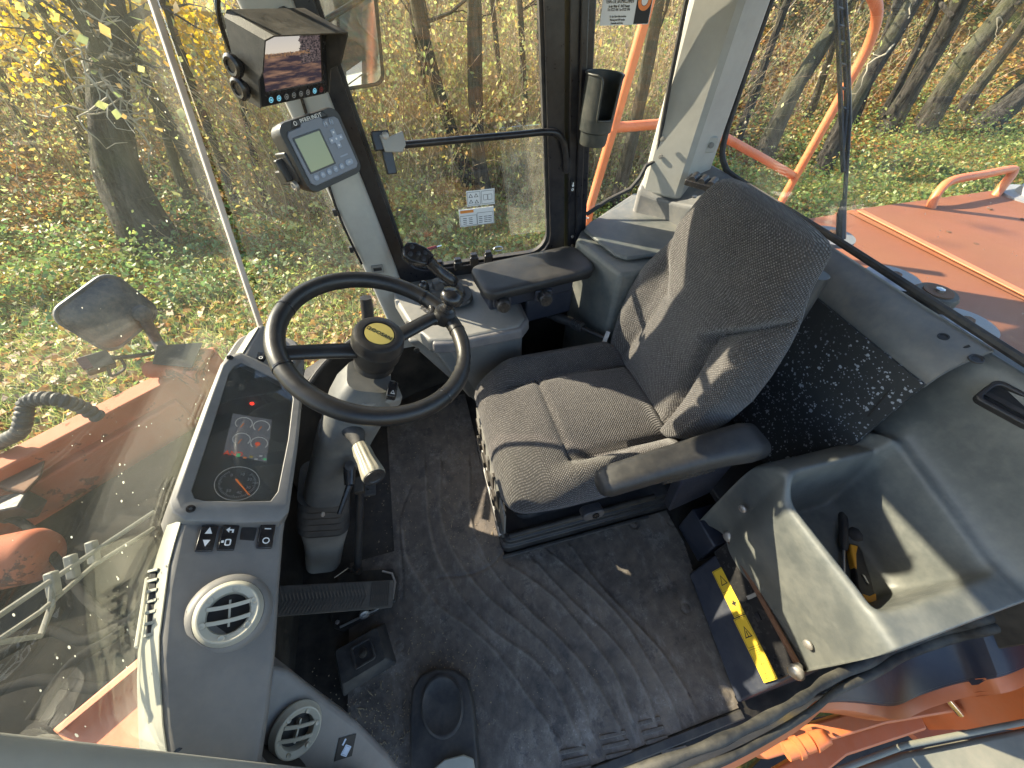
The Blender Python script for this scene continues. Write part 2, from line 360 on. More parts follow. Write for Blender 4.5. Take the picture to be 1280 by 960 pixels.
for q in ((828, 174), (826, 196)): obj('trim_plug', MB().lathe([(.008, -.002), (.008, .003), (0, .004)], frame(PY(*q, 1.402), (-.75, -.66, 0)), 12), M['grey'], p)
# --- door post
p = thing('door_post', 'black steel post carrying the cup holder between door and quarter window', 'pillar', (.65, 1.42, .6))
sh = Matrix(((1, -.105, 0, .0714), (0, 0, 1, 1.40), (0, 1, 0, 0), (0, 0, 0, 1)))          # (a, z, depth) with the door's slight lean
mb = MB().prism([(.612, .55), (.690, .55), (.690, 1.78), (.612, 1.78)], sh, -.02, .08)
mb.prism([(.640, .55), (.664, .55), (.664, 1.78), (.640, 1.78)], sh, -.034, -.019)
obj('post', mb, M['frame'], p, bevel=.005)
q = PY(716, 233, 1.363)
obj('arrow_sticker', MB().box((0, 0, 0), (.016, .036, .001), frame(q, (0, -1, 0))), M['ink'], p)
obj('arrow_print', MB().add([frame(q+Vector((0, -.0012, 0)), (0, -1, 0)) @ Vector(v) for v in ((-.002, .014, 0), (.002, .014, 0), (.002, .004, 0), (.005, .004, 0), (0, -.003, 0), (-.005, .004, 0), (-.002, .004, 0))], [(0, 1, 2, 6), (3, 4, 5), (2, 3, 5, 6)]), M['white'], p, smooth=0)
obj('key_print', MB().ring(rrect(.009, .009, .0044), rrect(.005, .005, .0024), frame(q+Vector((0, -.0012, -.011)), (0, -1, 0)), 0, .0003), M['white'], p)
for z in (.74, .70): obj('post_screw', MB().lathe([(.006, 0), (.006, .004), (0, .005)], frame(sh @ Vector((.63, z, -.021)), (0, -1, 0)), 10), M['zinc'], p)
# --- near front pillar (bottom left of the photograph)
p = thing('cab_pillar', 'beige near front pillar cut off along the bottom left edge of the photo', 'pillar', (-.36, .05, .6))
a = Vector((-.352, .048, .70)); b = Vector((-.40, .098, 1.08)); dd = (b-a)/(b.z-a.z); rows = []
for z in (.2, .7, .9, 1.1, 1.4, 1.78):
    c = a+dd*(z-.7)*(1 if z < 1.1 else .93)
    rows.append([c+Vector((x, y-.05, 0)) for x, y in rrect(.10, .10, .035, 5)])
obj('pillar_trim', MB().loft(rows), M['pillar'], p, smooth=60)

# --- panes
def ruled(bot, top, k=4, n=5):
    B, T = spline(bot, k), spline(top, k)
    return [[b.lerp(t, j/n) for b, t in zip(B, T)] for j in range(n+1)]
WB = [(-.395, .05, .66), (-.485, .15, .66), (-.560, .37, .655), (-.567, .62, .655), (-.543, .91, .655), (-.513, 1.05, .655)]
WT = [(-.40, .13, 1.78), (-.43, .24, 1.78), (-.475, .42, 1.78), (-.48, .70, 1.78), (-.45, 1.02, 1.78), (-.383, 1.345, 1.78)]
p = thing('windshield', 'big curved dusty windshield with a pale bonded seam at its right edge', 'window', (-.5, .6, .8))
rows = ruled(WB, WT)
obj('pane', MB().slab(rows, (-.006, 0, 0)), M['glass_front'], p, smooth=60)
obj('black_edge', MB().tube([r_ + Vector((.004, 0, -.004)) for r_ in rows[0]], .011, 8), M['rubber'], p)
obj('near_edge', MB().tube([r_[0]+Vector((-.006, .004, 0)) for r_ in rows], .009, 6), M['rubber'], p)
seam = [r_[-1].copy() for r_ in rows]; seam[0] = seam[0]+Vector((-.003, -.005, -.03))
M['sealant'] = plastic('pale_sealant', (.58, .50, .43), .6, .4, 90, .3, (.12, .09, .08), .2)
obj('seam_strip', MB().loft([[s_+Vector((x*.8, x*.6+0, 0))+Vector((-.6*y, .8*y, 0)) for x, y in rrect(.013, .016, .003)] for s_ in seam]), M['sealant'], p)
p = thing('corner_window', 'curved corner window between the pale seam and the front pillar', 'window', (-.4, 1.25, .5))
CB = [(-.513, 1.052, .44), (-.44, 1.21, .44), (-.33, 1.32, .45), (-.18, 1.40, .46)]
CT = [(-.383, 1.347, 1.78), (-.35, 1.385, 1.78), (-.31, 1.41, 1.78), (-.25, 1.43, 1.78)]
rows = ruled(CB, CT)
obj('pane', MB().slab(rows, (-.004, .004, 0)), M['glass_side'], p, smooth=60)
obj('black_edge', MB().tube([r_+Vector((.004, -.004, 0)) for r_ in rows[0]], .010, 8), M['rubber'], p)
# --- right door
p = thing('cab_door', 'black framed right hand door window with handrail and white instruction stickers', 'door', (.24, 1.41, .6))
out = [(x+.2425, z+1.19) for x, z in rrect(.715, 1.18, .05, 4)]; inn = [(x+.2475, z+1.115) for x, z in rrect(.585, .89, .085, 6)]
inn2 = [(x+.2475, z+1.115) for x, z in rrect(.585, .89, .085, 4)]
obj('door_frame', MB().ring(out, inn2, sh, -.012, .045), M['frame'], p, bevel=.004)
obj('rubber_gasket', MB().ring([(x*1.0, z) for x, z in inn], [(.2475+(x-.2475)*.965, 1.115+(z-1.115)*.98) for x, z in inn], sh, .004, .022), M['rubber'], p)
obj('pane', MB().prism([(x+.2475, z+1.115) for x, z in rrect(.59, .895, .085, 4)], sh, .024, .030), M['glass_side'], p, smooth=0)
obj('sliding_pane', MB().prism([(x+.455, z+.945) for x, z in rrect(.15, .37, .01, 2)], sh, .014, .018), M['glass_slide'], p, smooth=0)
hr = spline([PY(505, 181, 1.372), PY(560, 176, 1.372), PY(640, 169, 1.372), PY(688, 165, 1.372), PY(702, 173, 1.372), PY(707, 192, 1.372), PY(708, 214, 1.376)], 6)
obj('handrail', MB().tube(hr, .0105, 12), M['frame'], p)
obj('rail_foot', MB().prism(rrect(.022, .05, .008), frame(PY(708, 206, 1.386), (0, -1, 0)), -.01, .012), M['frame'], p)
g = frame(PY(490, 177, 1.372), (.2, -1, .3), (0, .2, 1))
M['clearplastic'] = plastic('smoky_plastic', (.30, .29, .26), .3, .1, 200, .3)
obj('latch_guard', MB().prism([(-.035, .02), (-.03, -.025), (.02, -.03), (.036, -.012), (.034, .024), (-.01, .012)], g, .008, .022), M['clearplastic'], p, bevel=.002)
obj('latch_body', MB().box((-.03, .005, -.005), (.05, .05, .03), g).box((-.02, -.05, -.01), (.03, .07, .025), g), M['frame'], p, bevel=.003)
obj('latch_bolt', MB().lathe([(.010, 0), (.010, .02), (.006, .022)], frame(PY(480, 170, 1.365), (.3, -1, .3)), 10), M['zinc'], p)
def sticker(parent, px, py, w, h, rows_, yp=1.4225):
    q = frame(PY(px, py, yp), (0, -1, 0)); s_ = obj('instruction_sticker', MB().box((0, 0, 0), (w, h, .0012), q), M['paper'], parent, smooth=0)
    g_ = MB()
    for kind, x, y, a_, b_ in rows_:
        o_ = q @ Matrix.Translation((x, y, .0008))
        if kind == 'f': g_.ring(rrect(a_, b_, .001, 1), rrect(a_-.0022, b_-.0022, .0005, 1), o_, 0, .0003)
        else: g_.box((0, 0, 0), (a_, b_, .0005), o_)
    if g_.v: obj('print', g_, M['ink'], s_, smooth=0)
    return q, s_
q, s_ = sticker(p, 601, 247, .104, .054, [('f', -.026, 0, .048, .046), ('f', .026, 0, .048, .046), ('f', .017, 0, .016, .020), ('f', .034, 0, .016, .020)])
for x, y in ((-.037, .010), (-.017, .010), (-.037, -.010), (-.016, -.012)): obj('warning_triangle', MB().ring([(-.008, -.006), (.008, -.006), (0, .0075)], [(-.005, -.0045), (.005, -.0045), (0, .0042)], q @ Matrix.Translation((x, y, .0008)), 0, .0003), M['ink'], s_, smooth=0)
q2, s2 = sticker(p, 596, 271, .132, .064, [('f', -.032, -.010, .064, .038), ('f', .032, -.008, .062, .046)]+[('b', x, y, .014, .002) for x in (-.046, -.024, .014, .034, .050) for y in (-.022, -.015, -.008, -.001)])
obj('orange_band', MB().box((-.036, .0235, .0009), (.050, .010, .0006), q2), simple('orange_print', (.7, .25, .05), .5), s2, smooth=0)
# --- quarter window
p = thing('quarter_window', 'small side window between door post and rear pillar with company plate', 'window', (.8, 1.44, .8))
qx = [(.66, .80), (.95, .90), (.955, 1.78), (.60, 1.78)]
obj('pane', MB().hexa([Vector((x, 1.440, z)) for x, z in qx], [Vector((x, 1.445, z)) for x, z in qx]), M['glass_side'], p, smooth=0)
e = [PY(x, y, 1.425) for x, y in ((733, 268), (760, 250), (788, 236), (800, 222), (808, 207), (820, 200), (838, 100), (858, 0), (866, -60))]
obj('window_seal', MB().tube(e, .008, 8), M['rubber'], p)
q = frame(PY(786, -6, 1.425), (0, -1, 0))
pl = obj('company_plate', MB().box((0, 0, 0), (.158, .125, .002), q), M['paper'], p, smooth=0)
obj('black_field', MB().box((.053, 0, .0015), (.048, .122, .0008), q), M['ink'], pl, smooth=0)
obj('orange_roundel', MB().ring(rrect(.042, .042, .0208, 6), rrect(.022, .022, .0108, 6), q @ Matrix.Translation((.053, -.012, .0022)), 0, .0005), simple('roundel_orange', (.8, .22, .04), .4), pl, smooth=0)
obj('roundel_centre', MB().lathe([(.010, 0), (.010, .0004)], q @ Matrix.Translation((.053, -.012, .0022)), 16), M['white'], pl, smooth=0)
text('TEBAG DIE BAUMASCHINEN', .0125, q @ Matrix.Translation((-.025, -.012, .0014)), M['ink'], pl, sx=.56)
for i, (t_, s_) in enumerate((('In der Wöhr 67  76437 Rastatt', .0085), ('Tel. 07222 1045  Fax 07222 1046', .0085), ('', .004), ('Für den Fahrer bitte beachten', .007), ('Wartung nach 500 Stunden', .007), ('Ersatzteile und Service', .007))):
    if t_: text(t_, s_, q @ Matrix.Translation((-.025, -.022-i*.0072, .0014)), M['ink'], pl, sx=.62)
# --- rear window
p = thing('rear_window', 'wide rear window with black border looking out over the orange hood', 'window', (1.22, .6, .92))
ry = [(-.16, .915), (1.30, .945), (1.385, 1.02), (1.40, 1.78), (-.16, 1.78)]
obj('pane', MB().hexa([Vector((1.222, y, z)) for y, z in ry], [Vector((1.227, y, z)) for y, z in ry]), M['glass_rear'], p, smooth=0)
e = spline([(1.212, -.16, .912), (1.212, .3, .922), (1.212, .8, .938), (1.212, 1.25, .945), (1.208, 1.345, .965), (1.20, 1.385, 1.03), (1.196, 1.395, 1.2), (1.196, 1.40, 1.5), (1.196, 1.40, 1.78)], 5)
obj('window_seal', MB().tube(e, .0105, 8), M['rubber'], p)
# ================================================================== FLOOR MAT
def zoom3(x, y): return PZ(400+x/2.909, 630+y/2.909, 0)
ridges = [[(300, 100), (312, 190), (350, 260), (430, 370), (540, 450), (640, 540), (770, 720), (830, 800)], [(385, -120), (395, 60), (430, 200), (520, 350), (640, 470), (770, 560), (850, 660), (900, 760), (945, 860)],
          [(440, -150), (440, 50), (500, 200), (600, 330), (720, 430), (830, 530), (920, 660), (975, 790)], [(545, -130), (550, 60), (620, 230), (740, 370), (880, 500), (980, 620), (1040, 720), (1085, 810)],
          [(700, 230), (850, 340), (970, 480), (1060, 600), (1110, 720), (1135, 790)], [(790, 220), (910, 350), (1040, 470), (1120, 570), (1180, 680), (1215, 780)], [(850, 190), (990, 310), (1110, 440), (1190, 570), (1260, 690), (1300, 780)], [(915, 160), (1010, 290), (1130, 420), (1240, 540), (1330, 680)]]
ridges = [np.array([[q.x, q.y] for q in spline([zoom3(*k) for k in r_], 4)]) for r_ in ridges]
seams = [np.array([[q.x, q.y] for q in spline([zoom3(*k) for k in r_], 4)]) for r_ in ([(430, 270), (540, 258), (620, 225), (665, 175)], [(300, 340), (300, 240), (290, 60), (330, -60)])]
def polydist(X, Y, P):
    best = np.full(X.shape, 9.); sgn = np.zeros(X.shape)
    for (ax, ay), (bx, by) in zip(P[:-1], P[1:]):
        dx, dy = bx-ax, by-ay; L = dx*dx+dy*dy+1e-12
        t = np.clip(((X-ax)*dx+(Y-ay)*dy)/L, 0, 1); d = np.hypot(X-ax-t*dx, Y-ay-t*dy); s_ = np.sign((X-ax)*dy-(Y-ay)*dx)
        m = d < best; best = np.where(m, d, best); sgn = np.where(m, s_, sgn)
    return best*sgn
def mat_mesh():
    xs = np.arange(-.46, .775, .0045); ys = np.arange(-.155, 1.30, .0045); X, Y = np.meshgrid(xs, ys); Z = np.zeros(X.shape)
    for P in ridges:
        d = polydist(X, Y, P); inside = np.abs(d) < .2
        Z += np.where(d > 0, np.exp(-d/.035), np.exp(d/.004))*.0075*inside
    for P in seams: Z -= .004*np.exp(-(polydist(X, Y, P)/.005)**2)
    RIDGE_LIGHT = np.zeros(X.shape)  # mask along the ridges, lightens their colour so the relief reads
    for P in ridges: d = np.abs(polydist(X, Y, P)); RIDGE_LIGHT = np.maximum(RIDGE_LIGHT, np.exp(-(d/.0055)**2))
    Z += .0012*np.sin(X*23+Y*11)*np.sin(Y*17-X*5)
    for px, py in ((1140, 72), (290, 515)):
        c = zoom3(px, py); r_ = np.hypot(X-c.x, Y-c.y); Z -= .003*np.exp(-((r_-.016)/.003)**2)
    for px, py in ((792, 655), (840, 653), (857, 760), (907, 869)):
        c = PZ(px, py, 0); r_ = np.hypot(X-c.x, Y-c.y); Z -= .003*np.exp(-((r_-.016)/.003)**2)
    right = .70-.0*Y+np.clip((Y+.13)/.44, 0, 1)*.0
    n, m = len(xs), len(ys); keep = []
    idx = np.arange(n*m).reshape(m, n)
    # mat outline: right side slants with the storage box, seat base cut away
    ok = (X < .668+(Y+.13)*.225) & ~((X > .10) & (Y > .478)) & ~((X < -.30) & (Y > .60)) & (Y > -.13)
    for j in range(m-1):
        row = ok[j, :-1] & ok[j, 1:] & ok[j+1, :-1] & ok[j+1, 1:]
        for i in np.nonzero(row)[0]: keep.append((idx[j, i], idx[j, i+1], idx[j+1, i+1], idx[j+1, i]))
    used = np.zeros(n*m, bool); keep = np.array(keep); used[keep.ravel()] = True
    remap = np.cumsum(used)-1; V_ = np.stack([X.ravel(), Y.ravel(), Z.ravel()+.004], 1)[used]
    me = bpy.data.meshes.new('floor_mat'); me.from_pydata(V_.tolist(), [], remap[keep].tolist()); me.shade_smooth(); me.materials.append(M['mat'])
    at = me.attributes.new('Wear', 'FLOAT', 'POINT'); at.data.foreach_set('value', RIDGE_LIGHT.ravel()[used].astype(np.float32))
    o = bpy.data.objects.new('mat_sheet', me); COL.objects.link(o); return o
t = thing('floor_mat', 'dirty black rubber floor mat with curved ridges in front of the seat', 'floor mat', (0, 0, 0))
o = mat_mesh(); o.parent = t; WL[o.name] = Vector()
for (x0, y0, x1, y1) in ((870, 905, 965, 955), (1015, 850, 1110, 925), (1155, 800, 1235, 880), (1240, 905, 1330, 940)):
    a = zoom3(x0, y0); b = zoom3(x1, y0-22); 
    for k in range(3):
        q = a+Vector((0, -.021*k, .007)); dirv = (b-a); dirv.z = 0; L = dirv.length; dirv.normalize()
        fr = Matrix((dirv, Vector((-dirv.y, dirv.x, 0)), Vector((0, 0, 1)))).transposed().to_4x4(); fr.translation = q
        obj('grip_bar', MB().prism([(x+L/2, y) for x, y in rrect(L, .010, .004, 3)], fr, -.006, .004), M['mat'], t, bevel=.0015)
fr = Matrix.Identity(4)
obj('mat_lip', MB().box((.165, -.142, .006), (1.0, .022, .018)), M['rubber'], t, bevel=.003)
obj('mat_lip', MB().box((.39, .470, .006), (.60, .012, .014)), M['rubber'], t, bevel=.003)
# crumbs and straw on the mat
mb = MB()
for k in range(1700):
    px, py = random.choice([(470, 930), (560, 830), (520, 650), (560, 560), (450, 900), (690, 820), (600, 640)])
    c = PZ(px+random.gauss(0, 38), py+random.gauss(0, 40), .006)
    if c.x > .6 or (c.x > .1 and c.y > .46): continue
    s_ = random.uniform(.0008, .0026); a = random.random()*6.3; L = s_*random.choice([1, 1, 1.5, 6 if k % 5 == 0 else 1])
    u = Vector((math.cos(a), math.sin(a), 0)); w = Vector((-u.y, u.x, 0))
    mb.add([c-u*L, c+w*s_, c+u*L, c-w*s_, c+Vector((0, 0, s_))], [(0, 1, 4), (1, 2, 4), (2, 3, 4), (3, 0, 4)])
M['crumb'] = plastic('dry_crumb', (.28, .22, .14), .9, 0, 100, .3)
tag(obj('floor_litter', mb, M['crumb'], smooth=0, kind='stuff'), 'sandy crumbs and bits of straw strewn over the floor mat', 'litter')

# ================================================================== OPERATOR SEAT
seat = thing('operator_seat', 'dark grey woven fabric operator seat with reclined backrest', 'seat', (.45, .75, 0))
def sup(c, n): return math.copysign(abs(c)**(2/n), c)
def cushion():
    NS, NA = 64, 112; mb = MB(); uv = []; loops = []
    for i in range(NS+1):
        t_ = i/NS; t_ = t_ if 0 < i < NS else t_
        cap = math.sqrt(max(0, 1-(1-min(1, t_/.11))**2)) if t_ < .11 else (math.sqrt(max(0, 1-(1-min(1, (1-t_)/.08))**2)) if t_ > .92 else 1)
        cap = max(cap, .02)
        x = .105+.60*t_; w = .295*(1-.10*(1-min(1, t_/.35))**2)*(.78+.22*cap); zt = .478-.035*(1-min(1, t_/.3))**2-.015*t_; zb = .318
        zm, h = (zt+zb)/2, (zt-zb)/2*cap; loop = []; acc = 0; prev = None
        for k in range(NA):
            a = 2*math.pi*k/NA; v = sup(math.cos(a), 3.1); s_ = sup(math.sin(a), 2.2)
            y = .735+w*v; z = zm+h*s_
            if s_ > 0:
                up = sstep(0, .7, s_)*cap
                fa = v > 0
                z += up*((.062 if fa else .048)*sstep(.46 if fa else .60, .76 if fa else .84, abs(v))*sstep(.02 if fa else .18, .26 if fa else .5, t_)*(1-sstep(.86, 1.0, t_)*(.6 if fa else 0))*(1-sstep(.93, 1.02, abs(v))*.4)+.024*(1-v*v)*sstep(0, .4, t_))
                gx = (.47 if fa else .60)+.05*math.sin(t_*3)
                z -= up*.020*math.exp(-((abs(v)-gx)*w/.010)**2)*sstep(.12 if fa else .32, .25 if fa else .44, t_)
                if abs(v) < gx: z -= up*.013*math.exp(-((x-.325-.02*v*v)/.009)**2)
                z += up*.010*math.sin(min(1, max(0, (t_-.38)/.55))*math.pi)*(1 if abs(v) < gx else 0)*(1-(v/gx)**2)
            q = Vector((x, y, z)); acc += (q-prev).length if prev else 0; prev = q; loop.append(q); uv.append((x, acc))
        loops.append(loop)
    mb.loft(loops); mb.uv = uv; return mb
obj('seat_cushion', cushion(), M['fabric'], seat, smooth=80)
HWT = [(.44, .21), (.5, .25), (.6, .278), (.70, .286), (.78, .277), (.86, .260), (.94, .240), (1.01, .220), (1.06, .212), (1.09, .203), (1.104, .183), (1.112, .14), (1.117, .07)]
def pl2(y, z, P):
    b = 9
    for (ax, ay), (bx, by) in zip(P[:-1], P[1:]):
        dx, dy = bx-ax, by-ay; t_ = min(1, max(0, ((y-ax)*dx+(z-ay)*dy)/(dx*dx+dy*dy))); b = min(b, math.hypot(y-ax-t_*dx, z-ay-t_*dy))
    return b
BG = [[(.275, .985), (.19, .885), (.118, .80), (.125, .71), (.145, .58), (.16, .47)]]
def backrest():
    NZ, NA = 110, 150; loops = []; uv = []
    for i in range(NZ+1):
        z = .44+(1.117-.44)*(i/NZ); tt = i/NZ
        w = lerp_tab(HWT, z); th = .058 if z < .8 else .058-.018*(z-.8)/.3
        cap = 1
        if tt > .88: cap = max(.03, math.sqrt(max(0, 1-((tt-.88)/.12)**2)))
        if tt < .06: cap = max(.05, math.sqrt(max(0, 1-(1-tt/.06)**2)))
        xc = .732+.235*(z-.47)+.02*sstep(.95, 1.15, z); loop = []; acc = 0; prev = None
        for k in range(NA):
            a = 2*math.pi*k/NA+math.pi; v = sup(math.cos(a), 2.7); s_ = sup(math.sin(a), 2.4)
            y = .752+w*v*(1.07 if v > 0 else 1-.09*sstep(.9, 1.08, z))+.012*sstep(.85, 1.1, z); f = -s_; fb = .45 if v > 0 else 1                       # f>0 = front face
            x = xc-th*cap*f
            if f > 0:
                up = sstep(0, .6, f)*cap; ay = abs(v)*w
                low = 1-sstep(.78, .95, z)
                x -= up*(.042*sstep(.52, .80, abs(v))*(1-.5*sstep(.9, 1.0, abs(v)))*low)
                line = lerp_tab([(.79, .10), (.88, .18), (.98, .262), (1.2, .6)], z)
                ed = 1-(sstep(-.04, .04, ay-line) if v > 0 else sstep(-.006, .012, ay-line))
                x -= up*.030*sstep(.66, .84, z)*(ed if z > .77 else 1-sstep(-.03, .05, ay-.10))
                x += fb*up*.026*math.exp(-(pl2(ay, z, BG[0])/.011)**2)
                x -= up*.016*math.exp(-((z-.62)/.11)**2)*(1-min(1, (ay/.13))**2)
            q = Vector((x, y, (z if z < .8 else .8+(z-.8)*.90)+.04*sstep(.85, 1.1, z)*(y-.73))); acc += (q-prev).length if prev else 0; prev = q; loop.append(q); uv.append((acc, z*1.03))
        loops.append(loop)
    mb = MB().loft(loops); mb.uv = uv; return mb
obj('backrest', backrest(), M['fabric'], seat, smooth=80)
obj('back_shell', MB().loft([[Vector((.80+.235*(z-.47)+x, .752+y, z)) for x, y in rrect(.05, 2*lerp_tab(HWT, z)*.80, .022)] for z in (.45, .55, .7, .85, .95, .99)]), M['black'], seat, smooth=60)
obj('cushion_pan', MB().loft([[Vector((.40+x, .74+y, z)) for x, y in rrect(w, d, .05)] for z, w, d in ((.275, .46, .44), (.305, .52, .50), (.325, .55, .53))]), M['black'], seat, smooth=50)
M['shelfk'] = plastic('knob_grey', (.06, .06, .065), .45, .2, 600, .2)
sb = obj('suspension_base', MB().loft([[Vector((.45+x, .745+y, z)) for x, y in rrect(w, d, .03)] for z, w, d in ((.0, .715, .525), (.045, .715, .525), (.05, .695, .505), (.075, .695, .505), (.08, .675, .485), (.105, .675, .485), (.108, .64, .45))]), M['black'], seat, smooth=30, bevel=.003)
bl = []
for k in range(9):
    z = .108+.024*k; f = 0 if k % 2 else .018
    bl.append([Vector((.45+x, .745+y, z)) for x, y in rrect(.56+f, .38+f, .05)])
obj('suspension_bellows', MB().loft(bl), M['rubber'], seat, smooth=30)
mb = MB()
for k in range(5): mb.box((.105, .56+.075*k, .15+.012*k), (.03, .05, .04)).box((.112, .58+.07*k, .24), (.02, .02, .12))
mb.tube([(.10, .50, .12), (.105, .60, .20), (.11, .95, .24)], .010, 8).tube([(.12, .50, .118), (.70, .50, .118)], .012, 8)
obj('slide_mechanism', mb, M['dirty'], seat, bevel=.003)
obj('slide_bracket', MB().box((.105, .535, .115), (.02, .03, .05)).tube([(.095, .505, .125), (.095, .56, .125)], .011, 10), M['zinc'], seat, bevel=.002)
sv = []
for y in np.linspace(.5, .95, 10): sv.append((.108, y, .30+.012*math.sin(y*9)))
obj('plastic_skirt', MB().slab([[Vector(q) for q in sv], [Vector((q[0]-.004, q[1], q[2]-.12-.02*math.sin(q[1]*15))) for q in sv]], (.006, 0, 0)), M['grey'], seat)
k0 = frame(PY(740, 640, .462), (0, -1, .25))
kn = obj('recline_knob', MB().prism(rrect(.078, .038, .0188, 6), k0, -.02, .016), M['shelfk'], seat, bevel=.004)
obj('knob_button', MB().lathe([(.012, .014), (.012, .021), (.007, .022), (.006, .018)], k0 @ Matrix.Translation((.006, 0, 0)), 14), M['blackg'], kn)
# near armrest
def arm_sec(c, w, h, ang):
    ux = Vector((-math.sin(ang), math.cos(ang), 0)); return [Vector(c)+ux*x+Vector((0, 0, y)) for x, y in rrect(w, h, min(w, h)*.38, 5)]
a0 = PZ(750, 598, .625); a1 = PZ(962, 536, .66); ang = math.atan2(a1.y-a0.y, a1.x-a0.x); loops = []
for t_, w, h, dz in ((0, .040, .030, -.006), (.015, .062, .05, -.002), (.05, .076, .062, 0), (.3, .080, .066, .004), (.55, .084, .070, .005), (.72, .094, .078, .0), (.88, .105, .084, -.010), (.97, .098, .072, -.02), (1.0, .06, .04, -.03)):
    c = a0.lerp(a1, t_)+Vector((0, 0, dz-.03)); loops.append(arm_sec(c, w, h, ang))
arm = obj('armrest', MB().loft(loops), M['pad'], seat, smooth=70)
b0 = PZ(826, 604, .56); b1 = PZ(890, 598, .53)
obj('armrest_bracket', MB().slab([[a0.lerp(a1, .38)+Vector((0, -.02, -.055)), a0.lerp(a1, .80)+Vector((0, -.02, -.06))], [a0.lerp(a1, .38)+Vector((0, -.03, -.085)), a0.lerp(a1, .70)+Vector((0, -.03, -.10))], [a0.lerp(a1, .42)+Vector((0, .01, -.105)), a0.lerp(a1, .66)+Vector((0, .01, -.13))]], (0, .004, -.004)), M['blackg'], arm, smooth=60)
obj('armrest_support', MB().hexa([a0.lerp(a1, .72)+Vector((-.02, .00, -.42)), a0.lerp(a1, .95)+Vector((.04, .02, -.42)), a0.lerp(a1, .95)+Vector((.04, .05, -.42)), a0.lerp(a1, .72)+Vector((-.02, .04, -.42))], [a0.lerp(a1, .55)+Vector((0, -.01, -.06)), a0.lerp(a1, .95)+Vector((0, 0, -.06)), a0.lerp(a1, .95)+Vector((0, .03, -.06)), a0.lerp(a1, .55)+Vector((0, .03, -.06))]), M['navy'], seat, bevel=.006)
# seat belt buckle on the far side
q = [PZ(x, y, z) for x, y, z in ((683, 392, .50), (715, 403, .50), (728, 410, .50), (760, 424, .50))]
bu = thing('seat_belt_buckle', 'black belt buckle on a ribbed stalk beside the far seat cushion', 'buckle', q[0])
obj('buckle_head', MB().tube([q[0], q[0].lerp(q[1], .5), q[1]], [.014, .021, .020], 12), M['black'], bu, smooth=50)
obj('ribbed_boot', MB().tube([q[1].lerp(q[2], k/12) for k in range(13)], [.022 if k % 2 else .018 for k in range(13)], 14), M['rubber'], bu)
obj('buckle_stalk', MB().tube([q[2], q[3]], .010, 10), M['black'], bu)
obj('anchor_plate', MB().box((0, 0, 0), (.016, .05, .004), frame(q[3]+Vector((-.01, -.0, .01)), (-.5, -.5, .6))), M['zinc'], bu)
# ================================================================== DASHBOARD
XC = [(-.15, -.36), (.05, -.405), (.102, -.433), (.22, -.475), (.35, -.497), (.6, -.50), (.85, -.478), (1.0, -.445), (1.05, -.42)]
XG = [(-.15, -.30), (.05, -.375), (.15, -.465), (.37, -.537), (.62, -.543), (.91, -.518), (1.05, -.49)]
XR = [(-.15, -.35), (.07, -.356), (.155, -.352), (.38, -.367), (.8, -.363), (.95, -.372), (1.05, -.40)]
def xc(y): return lerp_tab(XC, y)
def xr(y): return lerp_tab(XR, y)
dash = thing('dashboard', 'long grey dashboard with instrument cluster, switches and round air vents along the windshield', 'dashboard', (-.45, .5, .5))
loops = []
for y in (.035, .06, .12, .2, .3, .4, .5, .6, .7, .8, .9, .97):
    c, g, r_ = xc(y), lerp_tab(XG, y), xr(y); zr = .735
    loops.append([Vector(q) for q in ((g-.0, y, .60), (g+.000, y, .655), (g+.008, y, .672), (c-.048, y, .783), (c-.026, y, .812), (c-.004, y, .829), (c+.006, y, .829), (r_-.008, y, zr+.008), (r_, y, zr), (r_-.002, y, zr-.010), (r_-.065, y, .62), (r_-.125, y, .50), (g+.02, y, .48))])
obj('dash_body', MB().loft(loops), M['dash'], dash, smooth=28, bevel=.0035)
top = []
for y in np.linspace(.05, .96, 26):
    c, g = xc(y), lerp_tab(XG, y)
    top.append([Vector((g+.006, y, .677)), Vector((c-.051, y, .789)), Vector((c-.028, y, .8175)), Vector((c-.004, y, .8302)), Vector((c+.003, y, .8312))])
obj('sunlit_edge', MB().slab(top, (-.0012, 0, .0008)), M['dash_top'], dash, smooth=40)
def dash_n(y):
    u = Vector((xr(y)-xc(y), 0, .735-.83)); n = Vector((-u.z, 0, u.x)).normalized(); return n
def on_dash(px, py, h=.0):
    y = .3
    for _ in range(6):
        n = dash_n(y); q = PN(px, py, Vector((xr(y), y, .735))+n*h, n); y = q.y
    return q, n
def ondash_frame(px, py, h=0): q, n = on_dash(px, py, h); return frame(q, n, (0, 1, 0))
def defrost(y0, y1, nm):                                  # slotted outlet lying in the lit strip along the glass
    def pt(y, k): 
        a, b = Vector((lerp_tab(XG, y)+.006, y, .677)), Vector((xc(y)-.047, y, .797)); return a.lerp(b, .40+.58*k)+Vector((-.0045, 0, .002))
    o = obj('defroster_outlet', MB().slab([[pt(y, .05), pt(y, .95)] for y in np.linspace(y0, y1, 8)], (-.002, 0, .001)), M['ink'], dash)
    for k in (.06, .94): obj('outlet_rim', MB().tube([pt(y, k)+Vector((-.003, 0, .002)) for y in np.linspace(y0, y1, 8)], .0028, 6), M['vent'], o)
    n = max(4, int((y1-y0)/.026))
    for i in range(n+1):
        y = y0+(y1-y0)*i/n; obj('outlet_slat', MB().tube([pt(y, .06)+Vector((-.003, 0, .002)), pt(y, .94)+Vector((-.003, 0, .002))], .0022, 6), M['vent'], o)
defrost(.24, .345, 1); defrost(.44, .545, 2); defrost(.68, .78, 3)
